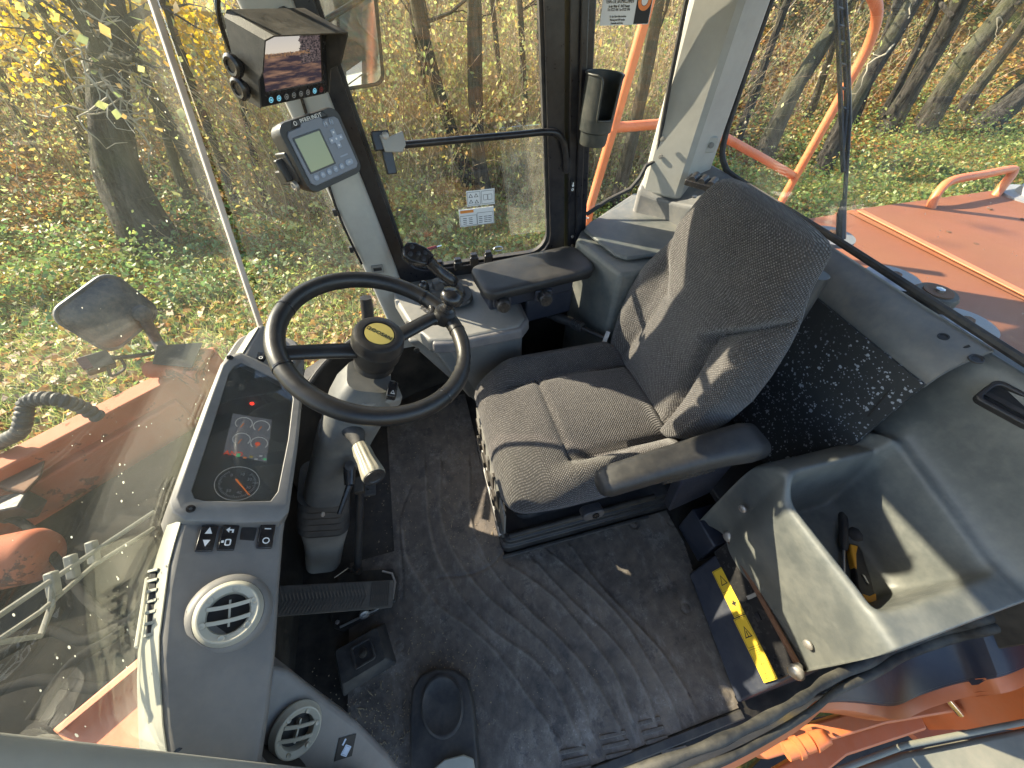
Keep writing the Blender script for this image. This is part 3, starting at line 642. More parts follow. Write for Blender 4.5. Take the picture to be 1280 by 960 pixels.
# round vents
def round_vent(q, n, up, rad, twist, par):
    f = frame(q, n, up) @ Matrix.Rotation(twist, 4, 'Z')
    v = obj('air_vent', MB().lathe([(rad*1.10, -.004), (rad*1.12, .002), (rad*1.05, .006), (rad*1.02, .010), (rad*.97, .014), (rad*.92, .0145), (rad*.70, .010), (rad*.66, .004), (rad*.66, -.006)], f, 40, caps=False), M['vent'], par, smooth=35)
    obj('vent_hole', MB().lathe([(rad*.67, -.005), (0.0005, -.0048)], f, 24, caps=True), M['ink'], v)
    for k in (-.26, .22): obj('vent_louver', MB().loft([[f @ Vector((x, rad*k+.1*(x*x/rad)+yy, .0105+zz)) for yy, zz in ((-.0030, .001), (.0024, .0030), (.0032, .0008), (-.0022, -.0014))] for x in np.linspace(-rad*.68, rad*.68, 7)]), M['vent'], v)
    obj('vent_louver', MB().box((rad*.02, 0, .004), (.003, rad*.9, .006), f), M['vent'], v)
    for k in range(6):
        a = k*math.pi/3+.3; obj('finger_dimple', MB().lathe([(rad*.115, .0), (rad*.10, .0025), (0.0004, .001)], f @ Matrix.Translation((rad*.81*math.cos(a), rad*.81*math.sin(a), .0118)), 12), M['vent'], v)
    return v
q, n = on_dash(286, 768, .0)
vn = Vector((.464, -.22, .84)).normalized()
obj('vent_collar', MB().lathe([(.064, -.014), (.060, .002), (.054, .012), (.048, .014), (.046, .012)], frame(q+vn*.004, (n+vn*2).normalized(), (0, 1, 0)), 40, caps=False), M['dash'], dash, smooth=60)
round_vent(q+vn*.017, vn, (0, 1, 0), .0425, .12, dash)
# switches
def icon(par, f, kind, mat_=None):
    mat_ = mat_ or M['white']; mb = MB()
    if kind == 'up': mb.add([f @ Vector(v) for v in ((-.0045, -.004, 0), (.0045, 0, 0), (-.0045, .004, 0))], [(0, 1, 2)])
    if kind == 'dn': mb.add([f @ Vector(v) for v in ((.0045, -.004, 0), (-.0045, 0, 0), (.0045, .004, 0))], [(0, 1, 2)])
    if kind == 'o': mb.ring(rrect(.009, .009, .0044), rrect(.0062, .0062, .003), f, 0, .0003)
    if kind == 'bar': mb.box((0, 0, 0), (.0015, .008, .0003), f)
    if kind == 'sq': mb.ring(rrect(.009, .007, .002), rrect(.006, .004, .001), f, 0, .0003); mb.box((.001, .006, 0), (.003, .003, .0003), f)
    if kind == 'zig': mb.add([f @ Vector(v) for v in ((-.004, -.004, 0), (.001, -.004, 0), (.001, .001, 0), (.004, .001, 0), (0, .005, 0), (-.004, .001, 0), (-.001, .001, 0), (-.001, -.002, 0), (-.004, -.002, 0))], [tuple(range(9))])
    obj('icon', mb, mat_, par, smooth=0)
sw = [((258, 675), ('up', 'dn')), ((285, 674), ('zig', 'sq')), ((309, 673), None), ((332, 672), ('bar', 'o'))]
f0 = ondash_frame(296, 674, .0)
obj('switch_recess', MB().ring(rrect(.128, .058, .006), rrect(.118, .050, .003), f0, -.004, .0022), M['dash'], dash, bevel=.001)
for (px, py), ic in sw:
    f = ondash_frame(px, py, .002)
    if ic is None:
        obj('blank_plate', MB().prism(rrect(.025, .043, .003), f, -.008, .001), M['black'], dash, bevel=.001); continue
    prof = [(-.022, .0), (-.022, .005), (-.011, .0085), (.0, .0055), (.011, .0085), (.022, .0100), (.022, .0)]
    s_ = obj('rocker_switch', MB().hexa([f @ Vector((-.0125, a, b)) for a, b in prof], [f @ Vector((.0125, a, b)) for a, b in prof]), M['blackg'], dash, bevel=.001)
    icon(s_, f @ Matrix.Translation((0, .013, .0100)) @ Matrix.Rotation(R(90), 4, 'Z') @ Matrix.Scale(1.35, 4), ic[0]); icon(s_, f @ Matrix.Translation((0, -.010, .0092)) @ Matrix.Rotation(R(90), 4, 'Z') @ Matrix.Scale(1.35, 4), ic[1])
# speaker-like side grille on the lit edge near the lower crease
gq = [PZ(x, y, .822) for x, y in ((193, 715), (189, 795))]
g_ = obj('side_grille', MB().tube([gq[0], gq[1]], .006, 6), M['ink'], dash)
for k in range(7): obj('grille_rib', MB().box(tuple(gq[0].lerp(gq[1], k/6)+Vector((.002, 0, .003))), (.014, .004, .010)), M['dash_top'], g_)
# instrument cluster: raised hood with recessed lens
cn = Vector((.56, -.04, .83)).normalized(); cp = Vector((-.372, .60, .775))
def pc(px, py, h=0): return PN(px, py, cp+cn*h, cn)
out = [pc(*q) for q in ((284, 446), (300, 440), (320, 449), (365, 472), (377, 484), (378, 500), (372, 560), (361, 640), (350, 652), (300, 653), (232, 650), (216, 640), (212, 628), (236, 560), (262, 490), (276, 455))]
inn = [pc(*q) for q in ((292, 459), (301, 454), (318, 462), (352, 479), (363, 488), (366, 500), (360, 550), (347, 615), (338, 627), (300, 628), (255, 627), (243, 624), (239, 614), (257, 560), (277, 496), (286, 467))]
low = [(lambda e: e-cn*.075)(a+(a-cp)*.045) for a in out]
deep = [i_-cn*.014 for i_ in inn]
rim0 = [a+(b-a)*.30 for a, b in zip(out, inn)]
cl_ = obj('instrument_cluster', MB().loft([low, out, [r_+cn*.006 for r_ in rim0], [a+cn*.004 for a in inn], deep], caps=False), M['dash'], dash, smooth=40, bevel=.0015)
obj('dial_face', MB().add(deep, [tuple(range(len(deep)))]), simple('dial_face', (.085, .08, .066), .5), cl_, smooth=0)
obj('cluster_lens', MB().hexa([i_+cn*.000 for i_ in inn], [i_+cn*.0015 for i_ in inn]), M['lens'], cl_, smooth=0)
cf = lambda px, py, h=-.013: frame(pc(px, py, h), cn, (.04, 1, .0))
M['dimprint'] = emit('dim_gauge_print', (.6, .6, .55), .09, (.6, .6, .56)); M['lcd'] = emit('grey_display', (.5, .52, .55), .05, (.16, .16, .17))
disp = [pc(x, y, -.012) for x, y in ((291, 517), (340, 525), (333, 578), (279, 566))]
ds = obj('display', MB().hexa(disp, [q+cn*.001 for q in disp]), M['lcd'], cl_, smooth=0)
M['segred'] = emit('red_segment', (1, .10, .02), .22, (.3, .03, .01)); M['segorange'] = emit('orange_segment', (1, .3, .05), .15, (.3, .08, .02)); M['seggreen'] = emit('green_segment', (.15, .9, .35), .15, (.03, .2, .05)); M['segyellow'] = emit('yellow_segment', (.9, .7, .1), .12)
for px, py in ((305, 529), (327, 533), (302, 549), (324, 554)):
    f = cf(px, py, -.0108); c_ = obj('gauge_ring', MB().tube([f @ Vector((.0155*math.cos(a), .0155*math.sin(a), 0)) for a in np.linspace(-.6, 4.0, 20)], .0012, 5), M['dimprint'], ds)
    obj('gauge_needle', MB().tube([f @ Vector((0, 0, 0)), f @ Vector((-.004, -.012, 0))], .001, 5), M['segorange'], ds)
f = cf(322, 555, -.0108); obj('red_lamp', MB().lathe([(.005, 0), (.005, .0004)], f, 14), M['segred'], ds)
text('AND', .015, cf(292, 567, -.0105), M['segred'], ds); obj('green_segment', MB().box((0, 0, 0), (.006, .008, .0004), cf(298, 569, -.010)), M['seggreen'], ds)
for px, py, k in ((306, 572, 'segorange'), (314, 571, 'segyellow'), (320, 574, 'dimprint'), (326, 570, 'dimprint'), (331, 574, 'seggreen')): obj('indicator_segment', MB().box((0, 0, 0), (.006, .004, .0004), cf(px, py, -.0108)), M[k], ds)
obj('warning_lamp', MB().lathe([(.0045, 0), (.0045, .0005)], cf(315, 504.5), 14), emit('lit_red_lamp', (1, .04, .02), 1.0, (.3, .02, .02)), cl_)
gf = cf(297, 604); gr = .0305
sp = obj('speedometer', MB().ring(rrect(2*gr+.014, 2*gr+.014, gr+.0068, 8), rrect(2*gr+.012, 2*gr+.012, gr+.0058, 8), gf, 0, .0006), M['dimprint'], cl_)
mb = MB()
for k in range(50):
    a = R(-50-280*k/49+10); L = .006 if k % 5 == 0 else .0035
    mb.box((0, gr+.001-L/2, .0003), (.0011, L, .0004), gf @ Matrix.Rotation(a, 4, 'Z'))
obj('speed_ticks', mb, simple('dial_print', (.5, .5, .47), .5), sp, smooth=0, kind='stuff')
for k, s_ in enumerate(('0', '10', '20', '30', '40', '50')):
    a = R(230-280*k/5*.9); text(s_, .0085, gf @ Matrix.Translation((.021*math.cos(a+R(-100)), .021*math.sin(a+R(-100)), .0004)), simple('dial_digits', (.5, .5, .47), .5) if k == 0 else bpy.data.materials['dial_digits'], sp)
text('km/h', .0055, gf @ Matrix.Translation((.030, .004, .0004)), bpy.data.materials['dial_digits'], sp)
n0, n1 = pc(295, 599, -.010), pc(312, 619, -.010)
obj('needle', MB().tube([n0, n1], [.0016, .0008], 6), emit('orange_needle', (1, .25, .03), .2, (.6, .15, .02)), sp)
for q in ((287, 449), (238, 638), (366, 478)): obj('cluster_screw', MB().lathe([(.007, .004), (.007, .0075), (.003, .008), (.003, .005)], frame(pc(*q), cn), 12), M['blackg'], cl_)
# far corner of the dash with two switches
ff = frame(PZ(322, 436, .80), (.25, -.1, 1), (.25, 1, 0))
obj('corner_panel', MB().prism(rrect(.16, .16, .05, 5), ff @ Matrix.Translation((.02, -.02, 0)), -.10, .0), M['dash'], dash, bevel=.006)
for q in ((310, 438), (326, 447)):
    s_ = obj('rocker_switch', MB().prism(rrect(.022, .026, .003), frame(PZ(*q, .803), (.25, -.1, 1), (.25, 1, 0)), -.006, .008), M['blackg'], dash, bevel=.002); icon(s_, frame(PZ(*q, .8115), (.25, -.1, 1)), 'o')
# lower corner panel by the door with the second vent
kn = Vector((.62, -.49, .61)).normalized(); kp = Vector((-.366, .10, .582))
def pk(px, py, h=0): return PN(px, py, kp+kn*h, kn)
poly = [pk(*q) for q in ((338, 832), (362, 838), (400, 868), (450, 905), (485, 940), (520, 985), (300, 985), (318, 930))]
obj('corner_kick_panel', MB().hexa([q-kn*.09 for q in poly], poly), M['dash'], dash, bevel=.010, seg=3)
round_vent(pk(370, 912, .010), kn, (0, .3, 1), .038, R(-50), dash)
fs = frame(pk(432, 934, .0015), kn, (-.35, .25, .9))
st = obj('fuse_sticker', MB().box((0, 0, 0), (.034, .034, .0008), fs @ Matrix.Rotation(R(25), 4, 'Z')), M['ink'], dash, smooth=0)
mb = MB().box((-.004, -.004, .0008), (.012, .010, .0004), fs).box((.006, .009, .0008), (.010, .0035, .0004), fs).ring(rrect(.016, .014, .001, 1), rrect(.013, .011, .001, 1), fs @ Matrix.Translation((-.004, -.004, .0006)), 0, .0004)
obj('sticker_print', mb, simple('pale_blue_print', (.5, .6, .75), .5), st, smooth=0)
sq = on_dash(221, 943, .001); obj('dash_screw', MB().lathe([(.006, -.002), (.006, .003), (0, .004)], frame(sq[0], sq[1]), 12), M['blackg'], dash)

# ================================================================== STEERING COLUMN AND WHEEL
col = thing('steering_column', 'light grey steering column with dark bellows and control stalks', 'steering column', PZ(405, 690, .0))
def rr(c, u, v, w, h, r_): return [c+u*x+v*y for x, y in rrect(w, h, r_, 5)]
wn_ = Vector((.363, -.166, 1)).normalized(); wc = Vector((-.123, .711, .92)); wa = Vector((0, 1, 0)); wa = (wa-wn_*wa.dot(wn_)).normalized(); wb = wn_.cross(wa)
X_, Y_ = Vector((1, 0, 0)), Vector((0, 1, 0))
ax = Vector((.42, 0, .9)).normalized(); vx = Vector((.9, 0, -.42)).normalized()
def csn(px, py, z, w, h, r_=.03): return rr(PZ(px, py, z), vx, Y_, w, h, r_)
obj('column_shroud', MB().loft([csn(462, 470, .83, .10, .105), csn(455, 487, .80, .125, .125), csn(447, 505, .755, .135, .14, .04), csn(432, 540, .66, .125, .135, .04), csn(418, 575, .56, .115, .13, .04), csn(408, 610, .45, .115, .125, .04)]), M['colgrey'], col, smooth=40)
obj('column_seam', MB().loft([csn(434, 536, .67, .136, .096, .03), csn(424, 562, .60, .129, .09, .03)]), M['colgrey'], col, smooth=40, bevel=.003)
obj('column_bellows', MB().loft([csn(406+.25*(k % 2), 603+3.6*k, .44-.016*k, .14-(.012 if k % 2 else 0)+.0014*k, .155-(.012 if k % 2 else 0)+.0014*k, .035) for k in range(12)]), M['rubber'], col, smooth=20)
obj('column_foot', MB().loft([csn(407, 640, .27, .145, .165, .03), csn(407, 660, .15, .13, .15, .03), csn(405, 692, .0, .115, .14, .03)]), M['dash'], col, smooth=40)
obj('foot_screw', MB().lathe([(.007, 0), (.007, .003), (0, .004)], frame(PX(403, 643, -.40), (1, -.4, .3)), 10), M['zinc'], col)
obj('column_head', MB().lathe([(.047, -.085), (.046, -.02), (.040, .0)], frame(wc, wn_), 28), M['black'], col, smooth=40)
hd = frame(PZ(474, 492, .80), wn_, (-.3, 1, 0))
obj('switch_housing', MB().prism(rrect(.10, .06, .012), hd, -.03, .006), M['dash'], col, bevel=.006)
for dx in (-.026, .010): obj('hazard_rocker', MB().prism(rrect(.024, .018, .003), hd @ Matrix.Translation((dx, .006, .004)) @ Matrix.Rotation(.2, 4, 'X'), 0, .012), M['dash'], col, bevel=.002)
hz = obj('warning_switch', MB().prism(rrect(.022, .042, .004), frame(PZ(490, 489, .825), wn_, (.2, 1, 0)), -.008, .012), M['blackg'], col, bevel=.003)
fz = frame(PZ(491, 490, .8385), wn_, (.2, 1, 0)); obj('triangle_print', MB().ring([(-.005, -.005), (.005, -.005), (0, .006)], [(-.003, -.0035), (.003, -.0035), (0, .003)], fz, 0, .0004), M['white'], hz, smooth=0)
lb = obj('stalk_label', MB().box((0, 0, 0), (.040, .010, .001), frame(PZ(452, 500, .815), wn_, (-.3, 1, 0))), M['ink'], col, smooth=0)
obj('label_print', MB().box((0, 0, .001), (.008, .006, .0006), frame(PZ(453, 500, .815), wn_, (-.3, 1, 0))), M['white'], lb, smooth=0)
# lit stalk with grip, shift lever below it
s0, s1, s2_, s3 = PZ(432, 524, .74), PZ(446, 545, .735), PZ(449, 556, .735), PZ(468, 596, .735)
M['stalk'] = plastic('worn_stalk_grip', (.23, .215, .165), .38, .3, 600, .3)
stk = obj('control_stalk', MB().tube([s0, s0.lerp(s1, .5), s1, s2_], [.030, .026, .020, .013], 16), M['rubber'], col, smooth=25)
nR = 16; loops = []
dv = (s3-s2_); dn = dv.normalized(); e1 = dn.orthogonal().normalized(); e2 = dn.cross(e1)
for t_, rr_ in ((0, .012), (.05, .018), (.25, .021), (.5, .021), (.8, .0245), (.93, .026), (1.0, .0245)):
    loops.append([s2_+dv*t_+(e1*math.cos(2*math.pi*k/48)+e2*math.sin(2*math.pi*k/48))*(rr_-(.0016 if (k//2) % 2 and .2 < t_ < .95 else 0)) for k in range(48)])
obj('stalk_grip', MB().loft(loops), M['stalk'], stk, smooth=40)
obj('grip_cap', MB().lathe([(.0235, -.002), (.0235, .003), (.016, .004), (.014, .002), (0.0005, .002)], frame(s3, dn), 28), M['black'], stk, smooth=40)
l0, l1, l2 = PZ(437, 584, .62), PZ(437, 606, .60), PZ(424, 642, .56)
tl = obj('tilt_lever', MB().tube([l0, l1], [.016, .013], 12).tube([l1, l2], [.009, .006], 8), M['blackg'], col, smooth=40)
obj('lever_pivot', MB().lathe([(.012, 0), (.012, .01), (0, .011)], frame(PZ(437, 582, .64), (.3, -.5, .8)), 12), M['black'], col)
# wheel
def wp(a, r_, h=0): return wc+(wa*math.cos(a)+wb*math.sin(a))*r_+wn_*h
def wang(px, py):
    q = PN(px, py, wc, wn_)-wc; return math.atan2(q.dot(wb), q.dot(wa))
sw_ = thing('steering_wheel', 'black two spoke steering wheel with yellow horn badge and spinner knob', 'steering wheel', wc-wn_*.02)
prof = [(math.cos(k*math.pi/8), math.sin(k*math.pi/8)) for k in range(16)]
aL = wang(345, 443); aR = wang(552, 392); aF = wang(585, 450)
loops = []
NW = 128
for k in range(NW):
    a = 2*math.pi*k/NW; d = abs((a-aF+math.pi) % (2*math.pi)-math.pi)
    tr = .0195-.003*max(0, 1-(d/.26)**2)-(.0012*math.sin(a*60) if d < .26 else 0)
    loops.append([wp(a, .2+tr*c_, tr*s_) for c_, s_ in prof])
obj('rim', MB().loft(loops, False, True), M['wheel'], sw_, smooth=80)
def ringat(a): return MB().loft([[wp(a+da, .2+r_*c_, r_*s_) for c_, s_ in prof] for da, r_ in ((-.012, .0194), (-.010, .0207), (.010, .0207), (.012, .0194))])
for a in (wang(340, 380), wang(345, 462), aR+.33, aR-.33, wang(560, 500)): obj('grip_joint', ringat(a), M['blackg'], sw_, smooth=40)
def spoke(a, w0, w1, h0, hump=0):
    loops = []
    for t_ in np.linspace(0, 1, 12):
        r_ = .035+.158*t_; w = w0+(w1-w0)*t_; hh = h0*(1-t_)**1.3; loops.append([wp(a, r_, hh)+(-(wa*math.sin(a))+wb*math.cos(a))*(w*c_)+wn_*(.6*w*s_) for c_, s_ in prof])
    return MB().loft(loops)
obj('spoke', spoke(aL, .021, .017, -.028), M['wheel'], sw_, smooth=70)
obj('spoke', spoke(aR, .019, .018, -.020), M['wheel'], sw_, smooth=70)
for sg in (-1, 1): obj('spoke_web', MB().tube([wp(aR, .150, -.006), wp(aR+sg*.07, .178, -.004), wp(aR+sg*.17, .196, -.002)], [.013, .013, .015], 10), M['blackg'], sw_, smooth=60)
hb = frame(wc, wn_, wa)
obj('hub', MB().lathe([(.036, -.085), (.046, -.07), (.054, -.045), (.057, -.012), (.058, -.008), (.056, -.004), (.0565, .012), (.053, .021), (.045, .025), (.035, .0245), (.0345, .0225), (.0005, .0225)], hb, 44), M['wheel'], sw_, smooth=35)
bq = PN(476, 430, wc+wn_*.024, wn_)
bd = obj('horn_badge', MB().lathe([(.0315, 0), (.031, .0012), (.0004, .0022)], frame(wc+wn_*.0226, wn_), 36), M['gold'], sw_, smooth=60)
tx = Vector((.85, -.5, 0)); tx = (tx-wn_*tx.dot(wn_)).normalized(); ty = wn_.cross(tx); fm = Matrix((tx, ty, wn_)).transposed().to_4x4(); fm.translation = wc+wn_*.0250
text('DOOSAN', .0145, fm, M['ink'], bd, sx=.95)
# spinner knob 
kf = frame(wp(aR-.06, .192, .012), (wn_+Vector((.12, .0, .1))).normalized())
kb = obj('spinner_knob', MB().lathe([(.016, -.01), (.016, .010), (.019, .018), (.012, .022), (.011, .034), (.018, .040), (.0275, .048), (.0295, .058), (.0265, .068), (.015, .074), (.0004, .0755)], kf, 30), M['blackg'], sw_, smooth=50)
obj('knob_clamp', MB().lathe([(.026, -.024), (.028, -.008), (.026, .008), (.017, .013)], kf, 18), M['wheel'], kb, smooth=50)

# ================================================================== PEDALS, GAS STRUT, FOOTREST
gs = thing('gas_strut', 'black column adjustment strut standing behind the accelerator pedal', 'strut', PZ(447, 722, .02))
obj('strut_tube', MB().tube([PZ(450, 612, .38), PZ(447, 708, .06)], .0135, 14), M['black'], gs, smooth=50)
obj('strut_end', MB().lathe([(.012, -.02), (.018, 0), (.015, .02)], frame(PZ(447, 712, .045), (0, 0, 1)), 12), M['dirty'], gs)
obj('strut_mount', MB().box((0, 0, 0), (.05, .03, .02), frame(PZ(449, 607, .40), (0, 0, 1))), M['dirty'], gs, bevel=.003)
ac = thing('accelerator_pedal', 'long ribbed black accelerator pedal on a steel hinge plate', 'pedal', PZ(470, 745, .0))
h0 = PZ(488, 742, .055); h1 = PZ(335, 752, .20); u = (h1-h0); L = u.length; u.normalize(); nn = Vector((.35, -.25, 1)); nn = (nn-u*nn.dot(u)).normalized(); v_ = nn.cross(u)
pf = Matrix((u, v_, nn)).transposed().to_4x4(); pf.translation = h0
obj('pedal_plate', MB().prism([(L/2-.005+x, y) for x, y in rrect(L+.01, .084, .006)], pf, -.012, 0), M['pedalrub'], ac, bevel=.002)
for k in range(24):
    x = .075+k*.0105
    if x > L-.01: break
    for sg in (-1, 1): obj('tread_rib', MB().add([pf @ Vector(q) for q in ((x, 0, .0), (x+.004, 0, .0), (x+.020, sg*.038, .0), (x+.016, sg*.038, .0), (x, 0, .003), (x+.004, 0, .003), (x+.020, sg*.038, .003), (x+.016, sg*.038, .003))], [(4, 5, 6, 7), (0, 1, 5, 4), (2, 3, 7, 6), (1, 2, 6, 5), (3, 0, 4, 7)]), M['pedalrub'], ac, smooth=0)
for k in range(11): obj('heel_rib', MB().box((.006+k*.0055, 0, .0015), (.0025, .072, .004), pf), M['pedalrub'], ac, smooth=0)
pp = [PZ(x, y, .006) for x, y in ((425, 716), (492, 712), (498, 722), (496, 752), (430, 790), (418, 786), (414, 770))]
obj('hinge_plate', MB().hexa(pp, [q+Vector((0, 0, .012)) for q in pp]), M['dirty'], ac, bevel=.003)
obj('plate_rim', MB().tube([PZ(x, y, .022) for x, y in ((478, 714), (490, 717), (494, 728), (491, 748), (470, 762), (425, 784))], .004, 6), M['zinc'], ac)
obj('hinge_pin', MB().lathe([(.016, 0), (.016, .01), (.008, .012), (.008, .016), (0, .017)], frame(PZ(455, 766, .035), (.3, -.9, .4)), 14), M['zinc'], ac)
for q in ((422, 778), (470, 730)): obj('plate_bolt', MB().lathe([(.007, 0), (.007, .006), (0, .007)], frame(PZ(*q, .018), (0, 0, 1)), 6), M['zinc'], ac, smooth=0)
obj('return_wire', MB().tube([PZ(418, 722, .06), PZ(435, 710, .08), PZ(440, 712, .05)], .002, 5), M['steel'], ac)
bp = thing('brake_pedal', 'small ribbed brake pedal hanging beside the steering column foot', 'pedal', PZ(462, 612, .26))
pf = frame(PZ(460, 606, .28), (.25, -.45, .85), (-1, 0, .2))
obj('pedal_pad', MB().prism(rrect(.075, .05, .006), pf, -.012, 0), M['rubber'], bp, bevel=.002)
for k in range(7): obj('pad_rib', MB().box((-.030+.01*k, 0, .0015), (.004, .044, .004), pf), M['rubber'], bp, smooth=0)
obj('pedal_arm', MB().tube([PZ(462, 610, .27), PZ(440, 600, .30), PZ(410, 560, .42)], .010, 8), M['dirty'], bp)
fb = thing('floor_block', 'black rubber block with a square bolt recess left of the footrest', 'block', PZ(455, 825, 0))
f = frame(PZ(457, 822, .0), (0, 0, 1), (-.25, 1, 0))
obj('block_body', MB().loft([[f @ Vector((x, y, z)) for x, y in rrect(w, h, .008)] for z, w, h in ((0, .17, .13), (.055, .135, .10), (.06, .13, .095))]), M['rubber'], fb, smooth=30)
obj('recess_rim', MB().ring(rrect(.064, .064, .008), rrect(.052, .052, .006), f @ Matrix.Translation((.01, .0, .06)), -.002, .006), M['rubber'], fb, bevel=.001)
obj('recess_bolt', MB().lathe([(.014, 0), (.012, .008), (0, .011)], f @ Matrix.Translation((.01, 0, .060)), 14), M['dirty'], fb)
pl_ = thing('brake_pedal', 'wide rubber floor pedal with an oval dished pad at the bottom of the photo', 'pedal', PZ(553, 890, 0))
loopb = [PZ(x, y, .0) for x, y in ((516, 985), (514, 900), (517, 862), (527, 845), (548, 836), (572, 838), (587, 850), (594, 880), (603, 985))]
ctr = sum(loopb, Vector())/len(loopb)
obj('pedal_body', MB().loft([loopb, [ctr+(q-ctr)*.97+Vector((0, 0, .038)) for q in loopb], [ctr+(q-ctr)*.93+Vector((0, 0, .045)) for q in loopb]]), M['rubber'], pl_, smooth=40, bevel=.004)
dc = PZ(553, 882, .046); df = frame(dc, (0, 0, 1), (-.13, 1, 0)); sc_ = Matrix.Diagonal((1, 1.24, 1, 1))
obj('dished_pad', MB().lathe([(.060, -.002), (.060, .005), (.055, .008), (.051, .006), (.044, .001), (.02, -.0005), (.0004, -.001)], df @ sc_, 40), M['rubber'], pl_, smooth=50)
gp = [PZ(x, y, .06) for x, y in ((540, 985), (543, 960), (556, 949), (580, 943), (592, 948), (598, 985))]
obj('pale_plate', MB().hexa(gp, [q+Vector((0, 0, .006)) for q in gp]), M['vent'], pl_, bevel=.003)

gl_ = thing('grip_lever', 'black ribbed grip lever standing between the steering wheel and the front pillar', 'lever', PY(462, 418, 1.12))
obj('lever_grip', MB().tube([PY(457, 372, 1.16), PY(459, 385, 1.155), PY(460, 398, 1.15)], [.019, .021, .020], 14), M['black'], gl_, smooth=50)
obj('lever_boot', MB().tube([PY(460, 398, 1.15).lerp(PY(463, 425, 1.13), k/6) for k in range(7)], [.021 if k % 2 else .018 for k in range(7)], 14), M['rubber'], gl_, smooth=30)
obj('lever_stem', MB().tube([PY(463, 425, 1.13), PY(464, 470, 1.10)], .014, 10), M['black'], gl_)
# ================================================================== MONITOR AND WEIGHING DISPLAY
mn = Vector((.72, -.60, -.34)).normalized(); mu = Vector((.313, -.195, .93)); mu = (mu-mn*mu.dot(mn)).normalized(); mx = mu.cross(mn)
mf = Matrix((mx, mu, mn)).transposed().to_4x4(); mf.translation = Vector((-.164, 1.062, 1.365))
mo = thing('monitor', 'black camera monitor under a sun hood showing a sunlit track', 'monitor', Vector((-.2, 1.12, 1.36)))
M['hoodm'] = plastic('textured_black_hood', (.035, .034, .032), .5, .6, 500, .3, (.25, .22, .18))
obj('monitor_body', MB().prism([(x, y-.010) for x, y in rrect(.185, .125, .008)], mf, -.045, -.001), M['hoodm'], mo, bevel=.002)
def hood_pts(z): 
    return [mf @ Vector((x, y, z)) for x, y in ((-.094, -.072), (-.096, .052), (-.086, .060), (.086, .060), (.096, .052), (.094, -.072))]
A = [mf @ Vector(q) for q in ((-.094, -.072, -.045), (-.096, .05, -.045), (-.088, .060, -.045), (.088, .060, -.045), (.096, .05, -.045), (.094, -.072, -.045))]
B = [mf @ Vector(q) for q in ((-.095, -.070, .004), (-.098, .053, .040), (-.088, .063, .050), (.088, .063, .058), (.098, .053, .050), (.095, -.070, .004))]
A = A[:1]+[A[0].lerp(A[1], .4)]+A[1:5]+[A[5].lerp(A[4], .4)]+A[5:]; B0 = B
Bm = [B0[0], mf @ Vector((-.096, -.02, .010)), mf @ Vector((-.097, .0, .024)), *B0[1:5], mf @ Vector((.097, .0, .035)), mf @ Vector((.096, -.02, .010)), B0[5]]
A = [A[0], mf @ Vector((-.095, -.02, -.045)), mf @ Vector((-.095, .0, -.045)), *[A[k] for k in (2, 3, 4, 5)], mf @ Vector((.095, .0, -.045)), mf @ Vector((.095, -.02, -.045)), A[-1]]
A[3:7] = [mf @ Vector(q) for q in ((-.096, .05, -.045), (-.088, .060, -.045), (.088, .060, -.045), (.096, .05, -.045))]
def shell(A, B, th, c):
    ia = [a+(c-a)*th for a in A]; ib = [b+(c-b)*th for b in B]; mb = MB(); n = len(A)
    mb.add(A+B+ia+ib, [])
    for i in range(n-1):
        mb.f += [(i, i+1, n+i+1, n+i), (2*n+i, 3*n+i, 3*n+i+1, 2*n+i+1), (n+i, n+i+1, 3*n+i+1, 3*n+i), (i, 2*n+i, 2*n+i+1, i+1)]
    mb.f += [(0, n, 3*n, 2*n), (n-1, 2*n+n-1, 3*n+n-1, n+n-1)]
    return mb
obj('sun_hood', shell(A, Bm, .035, mf @ Vector((0, -.02, 0))), M['hoodm'], mo, smooth=40)
obj('bezel', MB().ring([(x, y-.008) for x, y in rrect(.180, .122, .004, 1)], [(x, y) for x, y in rrect(.152, .091, .002, 1)], mf, -.003, .003), M['blackg'], mo, bevel=.001)
def screen_mat():
    t = NT('road_picture'); uv = t.coord('UV'); s_ = t.k('SeparateXYZ'); t.l.new(uv, s_.inputs[0]); u, v = s_.outputs[0], s_.outputs[1]
    n = t.noise(14, uv, 6, .7); mp = t.k('Mapping'); mp.inputs['Rotation'].default_value = (0, 0, -.75); mp.inputs['Scale'].default_value = (1.3, 5.5, 1); t.l.new(uv, mp.inputs[0])
    st = t.noise(1.6, mp.outputs[0], 4, .6)
    road = t.mix(t.ramp(st, .46, .66), (.035, .026, .038), (.30, .17, .11))
    hor = t.math('ADD', .64, t.math('MULTIPLY', t.math('SUBTRACT', n, .5), .12))
    sky_ = t.mix(t.ramp(v, .62, 1), (.66, .58, .48), (.50, .48, .46)); trees = t.mix(t.ramp(t.noise(30, uv, 4), .40, .62), (.012, .011, .014), (.16, .12, .12))
    tm = t.math('MULTIPLY', t.math('GREATER_THAN', t.math('ADD', u, t.math('MULTIPLY', n, .22)), .74), t.math('GREATER_THAN', v, .42))
    c = t.mix(t.math('GREATER_THAN', v, hor), road, sky_); c = t.mix(tm, c, trees)
    ol = t.math('MULTIPLY', t.math('LESS_THAN', t.math('ABSOLUTE', t.math('SUBTRACT', v, t.math('SUBTRACT', hor, .03))), .035), t.math('LESS_THAN', u, .8)); c = t.mix(t.math('MULTIPLY', t.math('MULTIPLY', ol, .7), t.ramp(t.noise(25, uv, 3), .4, .55)), c, (.34, .19, .09))
    return t.done(t.bsdf((.01, .01, .01), .25, Emission_Color=c, Emission_Strength=.30))
